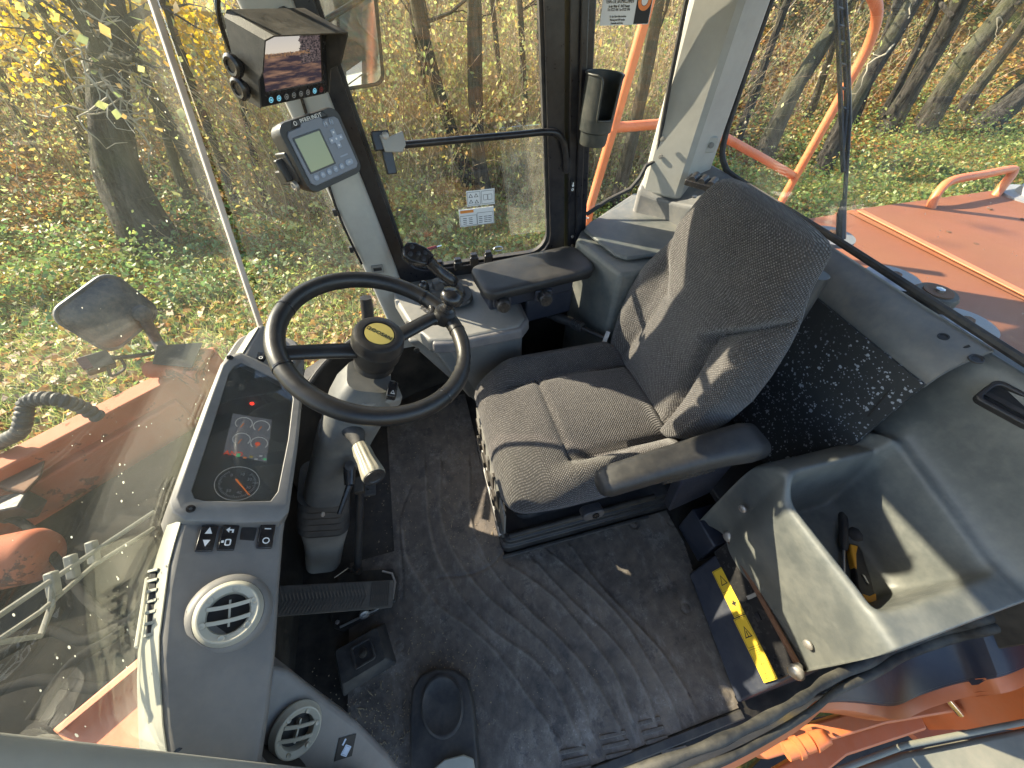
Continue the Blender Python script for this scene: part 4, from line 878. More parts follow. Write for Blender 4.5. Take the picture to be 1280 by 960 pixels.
scr = MB().add([mf @ Vector(q) for q in ((-.077, -.0465, .0005), (.077, -.0465, .0005), (.077, .0465, .0005), (-.077, .0465, .0005))], [(0, 1, 2, 3)]); scr.uv = [(0, 0), (1, 0), (1, 1), (0, 1)]
obj('screen', scr, screen_mat(), mo, smooth=0)
M['cyan'] = emit('lit_cyan_icon', (.25, .75, 1), .22, (.1, .2, .25)); M['dullicon'] = simple('dull_icon', (.35, .35, .35), .5)
for k in range(8):
    o_ = mf @ Matrix.Translation((-.068+.0195*k, -.0585, .0032))
    b_ = obj('monitor_button', MB().lathe([(.0068, 0), (.0068, .0012), (.0004, .0014)], o_, 16), M['black'], mo)
    obj('button_icon', MB().ring(rrect(.010, .010, .0049), rrect(.0076, .0076, .0037), o_, .0014, .0018).box((0, 0, .0018), (.0035, .003, .0005), o_), M['redtag'] if k == 7 else (M['cyan'] if k in (0, 1, 6) else M['dullicon']), b_, smooth=0)
for q, nm in (((298, 76), 0), ((304, 97), 1)):
    sf = frame(mf @ Vector((-.096, -.012-.034*nm, -.028+.006*nm)), -mx)
    obj('side_knob', MB().lathe([(.010, 0), (.010, .006), (.017, .008), (.0185, .012), (.0185, .018), (.014, .021), (.010, .0205), (.009, .018), (.0004, .018)], sf, 24), M['blackg'], mo, smooth=35)
obj('monitor_arm', MB().tube([mf @ Vector((0, 0, -.04)), Vector((-.20, 1.22, 1.40)), Vector((-.19, 1.35, 1.41))], .016, 10), M['black'], mo)
obj('monitor_cable', MB().tube(spline([PY(276, -30, 1.02), PY(272, 8, 1.02), PY(279, 40, 1.03), PY(291, 70, 1.06), mf @ Vector((-.09, -.02, -.04))], 6), .0042, 8), M['blackg'], mo)

tn = Vector((.64, -.73, .22)).normalized(); tu = Vector((-.172, .138, .975)); tu = (tu-tn*tu.dot(tn)).normalized(); tx_ = tu.cross(tn)
tf = Matrix((tx_, tu, tn)).transposed().to_4x4(); tf.translation = EYE+(Vector((-.236, 1.655, 1.04))-EYE)*.64+_Rt*-.008
wd = thing('weighing_display', 'grey and black loader scale display with cross keypad clamped to the front pillar', 'display', tf.translation-tn*.05)
obj('display_body', MB().loft([[tf @ Vector((x, y, z)) for x, y in rrect(w, h, r_, 4)] for z, w, h, r_ in ((-.060, .130, .105, .02), (-.045, .158, .132, .022), (-.012, .160, .140, .022), (-.004, .156, .136, .02))]), M['black'], wd, smooth=40)
fp = [(-.066, .045), (-.060, .052), (-.030, .053), (-.024, .059), (.024, .059), (.030, .053), (.060, .052), (.068, .045), (.070, -.048), (.062, -.056), (-.060, -.056), (-.068, -.048)]
M['fascia'] = plastic('grey_blue_fascia', (.17, .19, .235), .4, .05, 500, .1)
obj('face_plate', MB().prism(fp, tf, -.006, .000), M['fascia'], wd, bevel=.0015)
obj('black_top', MB().prism([(-.050, .054), (.050, .054), (.040, .068), (-.040, .068)], tf, -.03, -.0015), M['black'], wd, bevel=.003)
text('PFREUNDT', .0115, tf @ Matrix.Translation((.004, .0612, -.0010)), M['white'], wd)
obj('brand_swoosh', MB().ring(rrect(.008, .008, .0038), rrect(.0056, .0056, .0026), tf @ Matrix.Translation((-.037, .0612, -.0010)), 0, .0004), M['white'], wd)
def lcdm():
    t = NT('green_lcd'); uv = t.coord('Object'); n = t.noise(14, uv, 2)
    return t.done(t.bsdf((.17, .19, .10), .12, Emission_Color=(.35, .42, .2, 1), Emission_Strength=.05))
sc0 = obj('lcd_screen', MB().prism([(x-.024, y+.004) for x, y in rrect(.066, .066, .002, 1)], tf, -.001, .0008), lcdm(), wd, smooth=0)
obj('lcd_frame', MB().ring([(x-.024, y+.004) for x, y in rrect(.072, .072, .003)], [(x-.024, y+.004) for x, y in rrect(.065, .065, .001)], tf, 0, .0014), M['frame'], wd)
M['keys'] = simple('pale_key', (.27, .32, .41), .45); M['keyp'] = simple('key_print', (.7, .72, .75), .5)
f = tf @ Matrix.Translation((.040, .012, 0))
ck = obj('cross_key', MB().prism([(-.006, -.019), (.006, -.019), (.006, -.006), (.019, -.006), (.019, .006), (.006, .006), (.006, .019), (-.006, .019), (-.006, .006), (-.019, .006), (-.019, -.006), (-.006, -.006)], f, 0, .002), M['keys'], wd, bevel=.0012)
for dx, dy in ((0, 0), (.013, 0), (-.013, 0), (0, .013), (0, -.013)): obj('key_mark', MB().lathe([(.0022, .002), (.0022, .0024)], f @ Matrix.Translation((dx, dy, 0)), 10), M['keyp'], ck)
for k, (x, y, w) in enumerate([(.030, .044, .010), (.046, .044, .010)]+[(-.051+.0185*i, -.041, .0125) for i in range(5)]+[(.047, -.039, .022)]):
    b_ = obj('key', MB().prism([(a+x, b+y) for a, b in rrect(w, .0125, .0055, 4)], tf, 0, .0018), M['keys'], wd, bevel=.0005)
    f = tf @ Matrix.Translation((x, y, .0019))
    text('OK' if k == 7 else ('CE' if k == 0 else 'i' if k == 1 else 'F%d' % (k-1)), .0055, f, M['keyp'], b_)
obj('model_print', MB().box((.042, -.023, .0003), (.022, .003, .0004), tf), M['keys'], wd, smooth=0)
obj('clamp_bracket', MB().box((-.076, -.01, -.04), (.016, .06, .045), tf).box((-.090, -.012, -.045), (.02, .045, .014), tf).box((-.06, -.03, -.075), (.05, .03, .06), tf), M['black'], wd, bevel=.003)
obj('clamp_screw', MB().lathe([(.010, 0), (.010, .008), (.006, .009), (.005, .006)], tf @ Matrix.Translation((-.085, -.045, -.035)) @ Matrix.Rotation(R(-90), 4, 'Y'), 12), M['zinc'], wd)
obj('mount_arm', MB().tube([tf @ Vector((0, 0, -.05)), tf @ Vector((.02, 0, -.10))], .018, 12), M['black'], wd)

# ================================================================== CUP HOLDER
cb = PY(740, 181, 1.315); ct = PY(744, 112, 1.315); ca_ = (ct-cb).normalized()
ch = thing('cup_holder', 'dark green grey plastic cup holder with an open slot hooked to the door post', 'cup holder', cb)
cf_ = frame(cb, Vector((.06, 0, 1)), (0, 1, 0)); n = 56; H_ = .185
def cup_loop(r_, z, gap=0):
    return [cf_ @ Vector((r_*math.cos(a), r_*math.sin(a), z)) for a in np.linspace(R(-88)+gap, R(272)-gap, n)]
M['cup'] = plastic('cup_holder_plastic', (.026, .032, .031), .45, .2, 600, .15)
SA = R(-86); g1 = R(29)
mb = MB(); mb.loft([[cf_ @ Vector((r_*math.cos(2*math.pi*k/40), r_*math.sin(2*math.pi*k/40), z)) for k in range(40)] for r_, z in ((.030, 0), (.042, .002), (.044, .008), (.046, .038), (.051, .042), (.0525, .075), (.0495, .075), (.0475, .045), (.040, .012), (.0005, .010))])
obj('lower_cup', mb, M['cup'], ch, smooth=40)
rows = []
for z, r_, gp in ((.075, .0525, g1*.9), (.082, .0528, g1*1.0), (.10, .0533, g1), (.15, .0548, g1*1.05), (.172, .0555, g1*1.12), (.180, .0558, g1*1.3), (.1845, .0556, g1*1.7)):
    rows.append([cf_ @ Vector((r_*math.cos(a), r_*math.sin(a), z)) for a in np.linspace(SA+gp, SA+2*math.pi-gp, n)])
inner = [[p_+(cf_ @ Vector((0, 0, z_))-p_).normalized()*.0035 for p_ in row] for row, z_ in zip(rows, (.075, .082, .10, .15, .172, .180, .1845))]
mb = MB(); a = [p_ for r_ in rows for p_ in r_]; b = [p_ for r_ in inner for p_ in r_]; o_ = len(a); fs = []; m = len(rows)
for j in range(m-1):
    for i in range(n-1):
        q = (j*n+i, j*n+i+1, (j+1)*n+i+1, (j+1)*n+i); fs += [q, tuple(k+o_ for k in q[::-1])]
    for i in (0, n-1): fs.append((j*n+i, (j+1)*n+i, (j+1)*n+i+o_, j*n+i+o_))
for i in range(n-1): fs.append(((m-1)*n+i, (m-1)*n+i+1, (m-1)*n+i+1+o_, (m-1)*n+i+o_))
mb.add(a+b, fs); obj('cup_wall', mb, M['cup'], ch, smooth=50)
edge = [rows[j][0] for j in range(m-1, -1, -1)]+[cf_ @ Vector((.0532*math.cos(a_), .0532*math.sin(a_), .077)) for a_ in np.linspace(SA+g1*.8, SA-g1*.8, 8)]+[rows[j][-1] for j in range(m)]
obj('slot_lip', MB().tube(edge, .0032, 8), M['cup'], ch, smooth=60)
obj('rim_lip', MB().tube(rows[-1], .0032, 8), M['cup'], ch, smooth=60)
obj('hook', MB().box((0, .056, .11), (.03, .02, .09), cf_), M['cup'], ch, bevel=.004)

# ================================================================== CONTROL CONSOLE (far side)
co = thing('control_console', 'grey side console with joystick platform beyond the steering wheel', 'console', (.12, 1.25, 0))
tp = [PZ(x, y, .63) for x, y in ((488, 348), (520, 335), (600, 320))]
T = [(-.118, 1.44), (-.122, 1.30), (-.075, 1.12), (-.02, 1.02), (.05, .998), (.30, 1.01), (.335, 1.05), (.335, 1.44)]
def poly(z, k=1.0, tx=0.0): return [Vector((.1+(x-.1)*k+tx, 1.25+(y-1.25)*k, z)) for x, y in T]
obj('platform', MB().hexa(poly(.575), poly(.632, .985)), M['grey'], co, bevel=.012, seg=3)
lip = [(-.012, 1.0), (.05, .985), (.305, .995), (.345, 1.04), (.345, 1.20), (.30, 1.20), (.02, 1.15)]
M['shelf'] = plastic('dark_grey_shelf', (.10, .10, .11), .45, .3, 800, .3)
obj('front_shelf', MB().hexa([Vector((x, y, .585)) for x, y in lip], [Vector((x*.99+.002, y+.006, .626)) for x, y in lip]), M['shelf'], co, bevel=.008, seg=3)
lo = [(.02, 1.10), (.33, 1.10), (.33, 1.44), (.02, 1.44)]
B_ = [PZ(x, y, z) for x, y, z in ((600, 525, .16), (596, 500, .22))]
pan = [Vector(q) for q in ((-.095, 1.10, .575), (.325, 1.055, .575), (.34, 1.10, .12), (.13, 1.09, .16))]
obj('front_panel', MB().hexa(pan, [q+Vector((0, .30, 0)) for q in pan]), M['grey'], co, bevel=.012, seg=3)
ep = [Vector(q) for q in ((-.118, 1.28, .60), (-.02, 1.045, .60), (.10, 1.06, .24), (.02, 1.30, .24))]
obj('end_panel', MB().hexa(ep, [q+Vector((.12, .12, 0)) for q in ep]), M['grey'], co, bevel=.010, seg=3)
for px, py in ((521, 438), (638, 418)): obj('panel_plug', MB().lathe([(.010, -.002), (.010, .003), (.007, .003), (.006, .0), (0.0004, 0)], frame(PY(px, py, 1.053), (-.1, -1, .1)), 14), M['ink'], co)
obj('platform_screw', MB().lathe([(.008, -.001), (.008, .003), (0.0004, .002)], frame(PZ(510, 404, .628), (-.3, -.3, 1)), 12), M['ink'], co)
obj('platform_screw', MB().lathe([(.008, -.001), (.008, .003), (0.0004, .002)], frame(PZ(508, 340, .634), (0, 0, 1)), 12), M['ink'], co)
for k, (px, py) in enumerate(((549, 327), (572, 324), (592, 318), (610, 315))):
    obj('console_key', MB().loft([[PY(px, py, 1.385)+Vector((x, y, z-.024)) for x, y in rrect(w, h, .004)] for z, w, h in ((-.02, .034, .026), (.014, .034, .026), (.016, .024, .020), (.028, .026, .022))]), M['blackg'], co, smooth=40, bevel=.002)
ky = PY(540, 310, 1.37)
obj('red_key', MB().box((0, 0, 0), (.036, .010, .016), frame(ky, (.3, -1, .5))), M['redtag'], co, bevel=.002)
obj('key_blade', MB().box((.028, 0, 0), (.02, .004, .008), frame(ky, (.3, -1, .5))), M['steel'], co)
obj('key_ring', MB().tube([PY(623, 311, 1.38)+Vector((.018*math.cos(a), .006*math.sin(a), .006*math.sin(a))) for a in np.linspace(0, 6.28, 16)], .0025, 6), M['steel'], co)
js = thing('joystick', 'black hydraulic joystick with three buttons on a folded rubber boot', 'joystick', PZ(556, 372, .632))
jb = PZ(558, 374, .632); je = PZ(546, 345, .72); jn = (je-jb).normalized()
jf = frame(jb, Vector((-.1, .15, 1)), (0, 1, 0))
obj('boot', MB().loft([[jf @ Vector((x*1.2, y*1.2, z)) for x, y in rrect(w, w*.8, w*.25)] for z, w in ((-.002, .165), (.012, .160), (.016, .125), (.034, .120), (.038, .095), (.056, .090), (.060, .062), (.080, .055), (.084, .036))]), M['rubber'], js, smooth=30)
obj('boot_frame', MB().ring(rrect(.18, .15, .03), rrect(.150, .12, .03), jf, -.004, .008), M['shelf'], js, bevel=.003)
g0, g1_, g2, g3 = PZ(566, 352, .715), PZ(548, 338, .76), PZ(536, 326, .80), PZ(514, 316, .83)
obj('grip_neck', MB().tube(spline([jf @ Vector((0, 0, .075)), g0, g1_, g2], 5), [.021]*16, 14), M['blackg'], js, smooth=60)
hd_n = (Vector((.25, -.65, .72))).normalized(); hf = frame(PZ(519, 318, .815), hd_n, (-.75, .25, .3))
hp = [(.022, -.060), (.035, -.030), (.036, .012), (.026, .036), (.0, .044), (-.026, .036), (-.035, .012), (-.030, -.030), (-.020, -.062)]
obj('grip_head', MB().loft([[hf @ Vector((x*s_, y*s_, z)) for x, y in hp] for z, s_ in ((-.034, .7), (-.02, 1.0), (.008, 1.02), (.016, .9))]), M['blackg'], js, smooth=50, bevel=.003)
for x, y in ((-.013, .016), (.013, .018), (.0, -.008), (-.012, -.030), (.012, -.028)): obj('grip_button', MB().lathe([(.0078, .014), (.0078, .021), (.004, .0225), (.0004, .0225)], hf @ Matrix.Translation((x, y, 0)), 14), M['black'], js, smooth=40)
rk = thing('control_lever', 'short black secondary lever standing in front of the joystick boot', 'lever', PZ(541, 372, .64))
obj('lever_stem', MB().tube([PZ(541, 378, .632), PZ(531, 360, .69)], .013, 10), M['black'], rk); obj('lever_cap', MB().lathe([(.012, -.015), (.018, -.005), (.018, .012), (.010, .02), (.0004, .021)], frame(PZ(530, 358, .70), (-.3, .1, 1)), 14), M['blackg'], rk, smooth=50)
# console arm rest pad
ap = thing('console_armrest', 'flat black padded armrest of the joystick console left of the seat', 'armrest', PZ(665, 340, .60))
c4 = [PZ(x, y, .74) for x, y in ((588, 329), (718, 306), (747, 333), (604, 372))]
cen = sum(c4, Vector())/4; ux = ((c4[1]-c4[0])+(c4[2]-c4[3])).normalized(); uy = Vector((0, 0, 1)).cross(ux)
af = Matrix((ux, uy, Vector((0, 0, 1)))).transposed().to_4x4(); af.translation = cen
Lx = ((c4[1]-c4[0]).length+(c4[2]-c4[3]).length)/2; Ly = abs((c4[0]-c4[3]).dot(uy)+(c4[1]-c4[2]).dot(uy))/2
obj('pad', MB().loft([[af @ Vector((x, y, z)) for x, y in rrect(Lx+e, Ly+e, .045, 6)] for z, e in ((-.042, -.03), (-.036, -.006), (-.012, 0), (-.004, -.004), (0, -.016), (.0015, -.05))]), M['pad'], ap, smooth=60)
obj('pad_support', MB().box((-.02, .01, -.075), (Lx*.78, Ly*.6, .075), af).box((.06, .01, -.16), (.20, .10, .12), af), M['navy'], ap, bevel=.008)
for px, py in ((629, 380), (681, 372)):
    f = frame(PY(px, py, cen.y-Ly*.60), (-.08, -1, .10)); kk = []
    for z, r_ in ((-.04, .024), (0, .0255), (.020, .0245), (.026, .021)): kk.append([f @ Vector(((r_-(.002 if (i//2) % 2 and z < .02 else 0))*math.cos(2*math.pi*i/40), (r_-(.002 if (i//2) % 2 and z < .02 else 0))*math.sin(2*math.pi*i/40), z)) for i in range(40)])
    k_ = obj('adjust_knob', MB().loft(kk), M['black'], ap, smooth=25)
    obj('knob_face', MB().lathe([(.018, .026), (.017, .0285), (.012, .029), (.0004, .026)], f, 24), M['blackg'], k_, smooth=60)
    obj('knob_plate', MB().prism(rrect(.066, .044, .01), f, -.03, -.012), M['navy'], ap, bevel=.003)

# ================================================================== COOLER BOX + LEDGE (behind seat, far side)
cbx = thing('cooler_box', 'grey moulded box with a flat lid in the far rear corner behind the seat', 'box', (.85, 1.25, 0))
def PP(l, z): return [PZ(x, y, z) for x, y in l]
tpb = PP(((720, 300), (728, 283), (792, 240), (905, 262), (880, 330), (775, 343)), .765)
obj('box_body', MB().hexa([Vector((q.x, q.y, .02)) for q in tpb], tpb), M['lid'], cbx, bevel=.014, seg=3)
lt = PP(((729, 291), (737, 281), (790, 252), (803, 252), (880, 275), (858, 318), (783, 327), (768, 322)), .768)
obj('lid', MB().hexa(lt, [q+Vector((0, 0, .016)) for q in lt]), M['lid'], cbx, bevel=.008, seg=3)
obj('lid_screw', MB().lathe([(.008, 0), (.008, .003), (.005, .0035), (.004, .001)], frame(PZ(734, 273, .767), (0, 0, 1)), 12), M['zinc'], cbx)
ld = thing('corner_ledge', 'sunlit moulded ledge with four vent rollers at the foot of the rear pillar', 'ledge', (1.05, 1.3, .76))
b0 = PP(((790, 250), (805, 205), (822, 195), (905, 205), (1010, 275), (985, 300), (900, 290)), .765); 
bt = [PZ(796, 236, .875), PZ(806, 216, .915), PZ(818, 200, .945), PZ(888, 203, .95), PZ(960, 238, .95), PZ(900, 262, .90), PZ(838, 250, .86)]
obj('ledge_body', MB().hexa([Vector((q.x, q.y, .70)) for q in bt[:1]]+[Vector((q.x, q.y, .70)) for q in bt[1:]], bt), M['rearwall'], ld, bevel=.02, seg=4)
vf = frame(PZ(885, 227, .955), (-.1, -.1, 1), (.55, -.75, 0))
vb = obj('vent_frame', MB().prism(rrect(.056, .150, .006), vf, -.02, .0), M['blackg'], ld, bevel=.002)
for k in range(4): obj('vent_roller', MB().tube([vf @ Vector((-.022, -.051+.034*k, .0)), vf @ Vector((.022, -.051+.034*k, .0))], .0135, 12), M['black'], vb, smooth=50)
for px, py in ((880, 211), (868, 246)): obj('ledge_screw', MB().lathe([(.008, -.002), (.008, .003), (.004, .0035)], frame(PZ(px, py, .945), (0, 0, 1)), 12), M['zinc'], ld)

# ================================================================== REAR TRIM
rt = thing('rear_trim', 'dusty grey trim ledge and white speckled black panel below the rear window', 'trim panel', (1.1, .6, .2))
rows = []
YT = (.33, .36, .45, .55, .65, .75, .85, .95, 1.05, 1.15)
for y in YT:
    b_ = .0+.03*sstep(.3, .9, y)
    rows.append([Vector(q) for q in ((1.205, y, .905+.02*y), (1.185, y, .905+.02*y), (1.135+b_*.3, y, .885+.02*y), (1.112+b_*.8, y, .868+.02*y), (1.10+b_, y, .848+.02*y), (1.093+b_, y, .825))])
obj('window_ledge', MB().slab(rows, (.01, 0, -.01)), M['rearwall'], rt, smooth=80)
rows = [[Vector((1.084+.03*sstep(.3, .9, y)+.02*sstep(.74, .30, z)-.05*sstep(.45, .30, z), y, z)) for z in (.832, .76, .68, .6, .5, .42, .36, .32, .28)] for y in YT]
obj('speckled_panel', MB().slab(rows, (.012, 0, -.002)), M['spotted'], rt, smooth=80)
obj('rear_shelf', MB().box((.98, .75, .255), (.30, .86, .03)), M['black'], rt, bevel=.004)
obj('panel_joint', MB().tube(spline([PX(1212, 432, 1.172), PX(1175, 447, 1.14), PX(1150, 455, 1.115), PX(1120, 480, 1.09), PX(1085, 520, 1.085)], 5), .003, 6), M['ink'], rt)
obj('trim_hole', MB().lathe([(.011, 0), (.011, .002), (.008, .002), (.007, -.001), (.0004, -.001)], frame(PZ(1179, 421, .912), (-.25, 0, 1)), 16), M['ink'], rt)

# ================================================================== STORAGE CONSOLE WITH BIN (near side, right)
sc = thing('storage_console', 'large grey green moulded console with a deep open storage bin', 'console', (.95, .1, 0))
prof = [(.795, .20), (.79, .30), (.782, .42), (.775, .53), (.780, .563), (.795, .570), (.806, .560), (.822, .50), (.842, .40), (.862, .372), (.885, .365), (1.01, .365), (1.045, .37), (1.065, .40), (1.078, .48), (1.086, .56), (1.090, .588), (1.098, .600), (1.114, .611), (1.135, .66), (1.152, .74), (1.168, .825), (1.184, .885), (1.198, .905), (1.207, .905)]
def crest_z(y): return .015*sstep(.24, .31, y)*4.2-.02*sstep(.1, -.1, y)*0
st = [-.084, -.080, -.066, -.05, -.033, -.023, -.016, -.008, .004, .02, .06, .12, .18, .222, .242, .256, .266, .275, .284, .296, .315, .335, .35]
rows = []; near = True
for y in st:
    inb = min(sstep(-.026, -.002, y), 1-sstep(.256, .282, y)); row = []
    ne = max(0, -y)*.9; far = sstep(.22, .29, y)
    for i, (x, z) in enumerate(prof):
        if 3 <= i <= 6: z += .055*far
        if 5 <= i <= 18:
            zl = .575+.055*far+(.600-.575-.055*far)*sstep(5, 17, i); z = zl+(min(z, zl)-zl)*inb
        if 8 < i < 21: x += .10*max(0, y)*(1-sstep(18.5, 21, i))
        if 13 < i < 21: z += .06*max(0, y)/.33*(1-sstep(18.5, 21, i))
        if i <= 7: x -= .10*max(0, -y+.02)*(.3 if i < 3 else 1)
        if y > .285 and i < 19: z -= 2.2*(y-.285)**1.3
        if y > .30 and i >= 17: z += 0
        row.append(Vector((x+(.0 if i > 12 else .02*far*(1 if i < 4 else .5)), y, z)))
    rows.append(row)
end = [Vector((q.x, .352+.004, min(q.z, .30) if i < 19 else q.z-.06)) for i, q in enumerate(rows[-1])]
rows.append([Vector((q.x, .36, q.z-.05)) for q in rows[-1]]); rows.append([Vector((q.x, .365, min(q.z-.12, .06))) for q in rows[-1]])
r0_ = rows[0]; rows = [[Vector((q.x, -.090, .20)) for q in r0_], [Vector((q.x, -.089, max(.2, q.z-.06))) for q in r0_], [Vector((q.x, -.087, q.z-.008)) for q in r0_]]+rows
obj('console_shell', MB().grid(rows), M['console'], sc, smooth=180, sub=2)
og = frame(PX(1268, 508, 1.158), (-.75, 0, .55), (.3, -.9, .3))
og = frame(PZ(1266, 506, .86), (-.5, -.1, .8), (.2, -1, .1))
ov = obj('outlet_bezel', MB().ring(rrect(.062, .105, .014), rrect(.044, .086, .010), og, -.012, .010), M['black'], sc, bevel=.003)
obj('outlet_hole', MB().box((0, 0, -.004), (.046, .088, .006), og), M['ink'], ov); obj('outlet_vane', MB().box((.006, 0, .002), (.010, .086, .006), og), M['black'], ov)
obj('recessed_screw', MB().lathe([(.014, 0), (.013, .003), (.010, .002), (.009, -.001), (.005, -.001), (.004, .001)], frame(PZ(1220, 449, .905), (-.25, 0, 1)), 18), M['black'], sc)
# dark front box with warning labels
fl = [Vector((x, y, z)) for x, y, z in ((.722, .238, .012), (.662, -.118, .012), (.79, -.09, .235), (.835, .262, .235))]
fbx = obj('front_box', MB().hexa(fl, [q+Vector((.22, .0, -.0)) for q in fl]), M['navy'], sc, bevel=.008, seg=3)
fn = (fl[1]-fl[0]).cross(fl[3]-fl[0]).normalized()
if fn.x > 0: fn = -fn
def pf_(px, py, h=.0): return PN(px, py, fl[0]+fn*h, fn)
la, lb_ = pf_(896, 712, .001), pf_(965, 851, .001); lu = (lb_-la).normalized(); lv = fn.cross(lu); lf = Matrix((lu, lv, fn)).transposed().to_4x4(); lf.translation = (la+lb_)/2
LL = (lb_-la).length; lw = .047
for k, (x0, x1) in enumerate(((-LL/2, -LL*.04), (-LL*.03, LL/2))):
    yo = .003 if k == 0 else -.003
    lab = obj('warning_label', MB().box(((x0+x1)/2, yo, .0008), (x1-x0, lw, .0012), lf), M['yellow'], sc, smooth=0)
    mb = MB(); mid = x0+(x1-x0)*.5
    for a_, b_ in ((x0, mid), (mid, x1)): mb.ring([(x+(a_+b_)/2, y+yo) for x, y in rrect(b_-a_-.004, lw-.005, .002, 1)], [(x+(a_+b_)/2, y+yo) for x, y in rrect(b_-a_-.006, lw-.007, .002, 1)], lf, .0014, .0017)
    q0 = x0+(mid-x0)*.5
    mb.ring([(q0+.014, yo-.013), (q0+.014, yo+.013), (q0-.016, yo)], [(q0+.0115, yo-.009), (q0+.0115, yo+.009), (q0-.011, yo)], lf, .0014, .0017)
    if k == 0: mb.box((mid+(x1-mid)*.5, yo, .0016), (.016, .006, .0005), lf).box((mid+(x1-mid)*.5, yo, .0016), (.006, .016, .0005), lf)
    else:
        mb.box((q0+.003, yo, .0016), (.010, .0028, .0005), lf).box((q0+.0105, yo, .0016), (.003, .003, .0005), lf)
        for j in range(3): mb.box((mid+.008+.005*j, yo+.006, .0016), (.0014, .010, .0004), lf).box((x1-.008-.005*j, yo-.006, .0016), (.0014, .010, .0004), lf)
        mb.box(((mid+x1)/2+.004, yo-.002, .0016), (.03, .0012, .0004), lf).box(((mid+x1)/2, yo, .0016), (.0012, .014, .0004), lf)
    obj('label_print', mb, M['ink'], lab, smooth=0)
hg = [pf_(x, y, .001) for x, y in ((893, 690), (912, 676), (1000, 838), (975, 850))]
obj('hinge_plate', MB().hexa(hg, [q+fn*.006 for q in hg]), M['blackg'], sc, bevel=.002)
obj('hinge_rod', MB().tube([pf_(912, 676, .012), pf_(1000, 836, .012)], .008, 8), M['rust'], sc)
obj('catch_plate', MB().box((0, 0, 0), (.035, .010, .004), frame(pf_(940, 745, .010), fn, lu)), M['zinc'], sc)
obj('catch_plate', MB().box((.01, .01, 0), (.015, .02, .004), frame(pf_(948, 765, .010), fn, lu)), M['frame'], sc)
for px, py, h_ in ((913, 670, .010), (996, 838, .030)):
    obj('round_knob', MB().lathe([(.010, -.02), (.010, .0), (.019, .004), (.020, .010), (.014, .017), (.0004, .019)], frame(pf_(px, py, h_), (fn+Vector((-.3, -.6, .2))).normalized()), 18), M['zinc'], sc, smooth=50)
for px, py, z in ((928, 636, .46), (1010, 806, .40)): obj('panel_rivet', MB().lathe([(.012, -.002), (.012, .002), (.008, .005), (.0004, .006)], frame(PX(px, py, .779), (-1, -.1, .1)), 16), M['zinc'], sc, smooth=50)
# dark filler between seat and console
struct('seat_riser', MB().box((.95, .34, .07), (.32, .14, .16)), M['navy'], bevel=.006)
# things in the bin
d0, d1, d2 = PZ(1054, 630, .385), PZ(1055, 688, .379), PZ(1055, 735, .374)
sd = thing('screwdriver', 'black handled screwdriver lying on the bin floor left of the cutter', 'screwdriver', d1)
kk = []; dr = (d1-d0).normalized(); e1 = dr.orthogonal().normalized(); e2 = dr.cross(e1)
for t_, r_ in ((0, .006), (.04, .011), (.3, .0125), (.6, .0105), (.9, .012), (1, .007)): kk.append([d0.lerp(d1, t_)+(e1*math.cos(i*math.pi/9)+e2*math.sin(i*math.pi/9))*(r_-(.001 if i % 3 == 0 else 0)) for i in range(18)])
obj('handle', MB().loft(kk), M['rubber'], sd, smooth=40); obj('shaft', MB().tube([d1, d2], .0035, 10), M['steel'], sd)
k0, k1 = PZ(1066, 682, .379), PZ(1082, 748, .379); ku = (k1-k0); kl = ku.length; ku.normalize(); kvv = Vector((0, 0, 1)).cross(ku); kf_ = Matrix((ku, kvv, Vector((0, 0, 1)))).transposed().to_4x4(); kf_.translation = k0
ct_ = thing('utility_knife', 'black and yellow utility knife lying at the bottom of the bin', 'knife', k0)
M['toolyellow'] = plastic('tool_yellow', (.70, .33, .02), .45, .1, 300, .15)
pr = [(0, .010), (.02, .016), (.06, .018), (.10, .022), (kl, .020), (kl+.012, .008), (kl+.012, -.010), (kl-.02, -.020), (.08, -.016), (.03, -.015), (.0, -.012)]
obj('knife_body', MB().prism(pr, kf_, -.010, .010), M['black'], ct_, bevel=.004)
obj('yellow_grip', MB().prism([(.004, -.014), (.03, -.017), (.068, -.018), (.075, -.012), (.03, -.004), (.004, .006)], kf_, -.009, .013), M['toolyellow'], ct_, bevel=.003)
obj('yellow_grip', MB().prism([(kl-.018, .021), (kl+.006, .017), (kl+.014, .006), (kl+.013, -.010), (kl-.005, -.016), (kl-.004, .004)], kf_, -.009, .013), M['toolyellow'], ct_, bevel=.003)
obj('slider', MB().prism([(.085, -.003), (.105, .004), (.107, .008), (.088, .003)], kf_, .009, .014), M['steel'], ct_)
tag(obj('cloth_rag', MB().loft([[PZ(1072, 668, .378)+Vector((x*s_, y*s_, z)) for x, y in rrect(.05, .05, .02)] for z, s_ in ((-.012, 1), (.012, .85), (.02, .4))]), M['rubber'], smooth=60), 'small black pouch wedged behind the screwdriver handle in the bin', 'pouch')
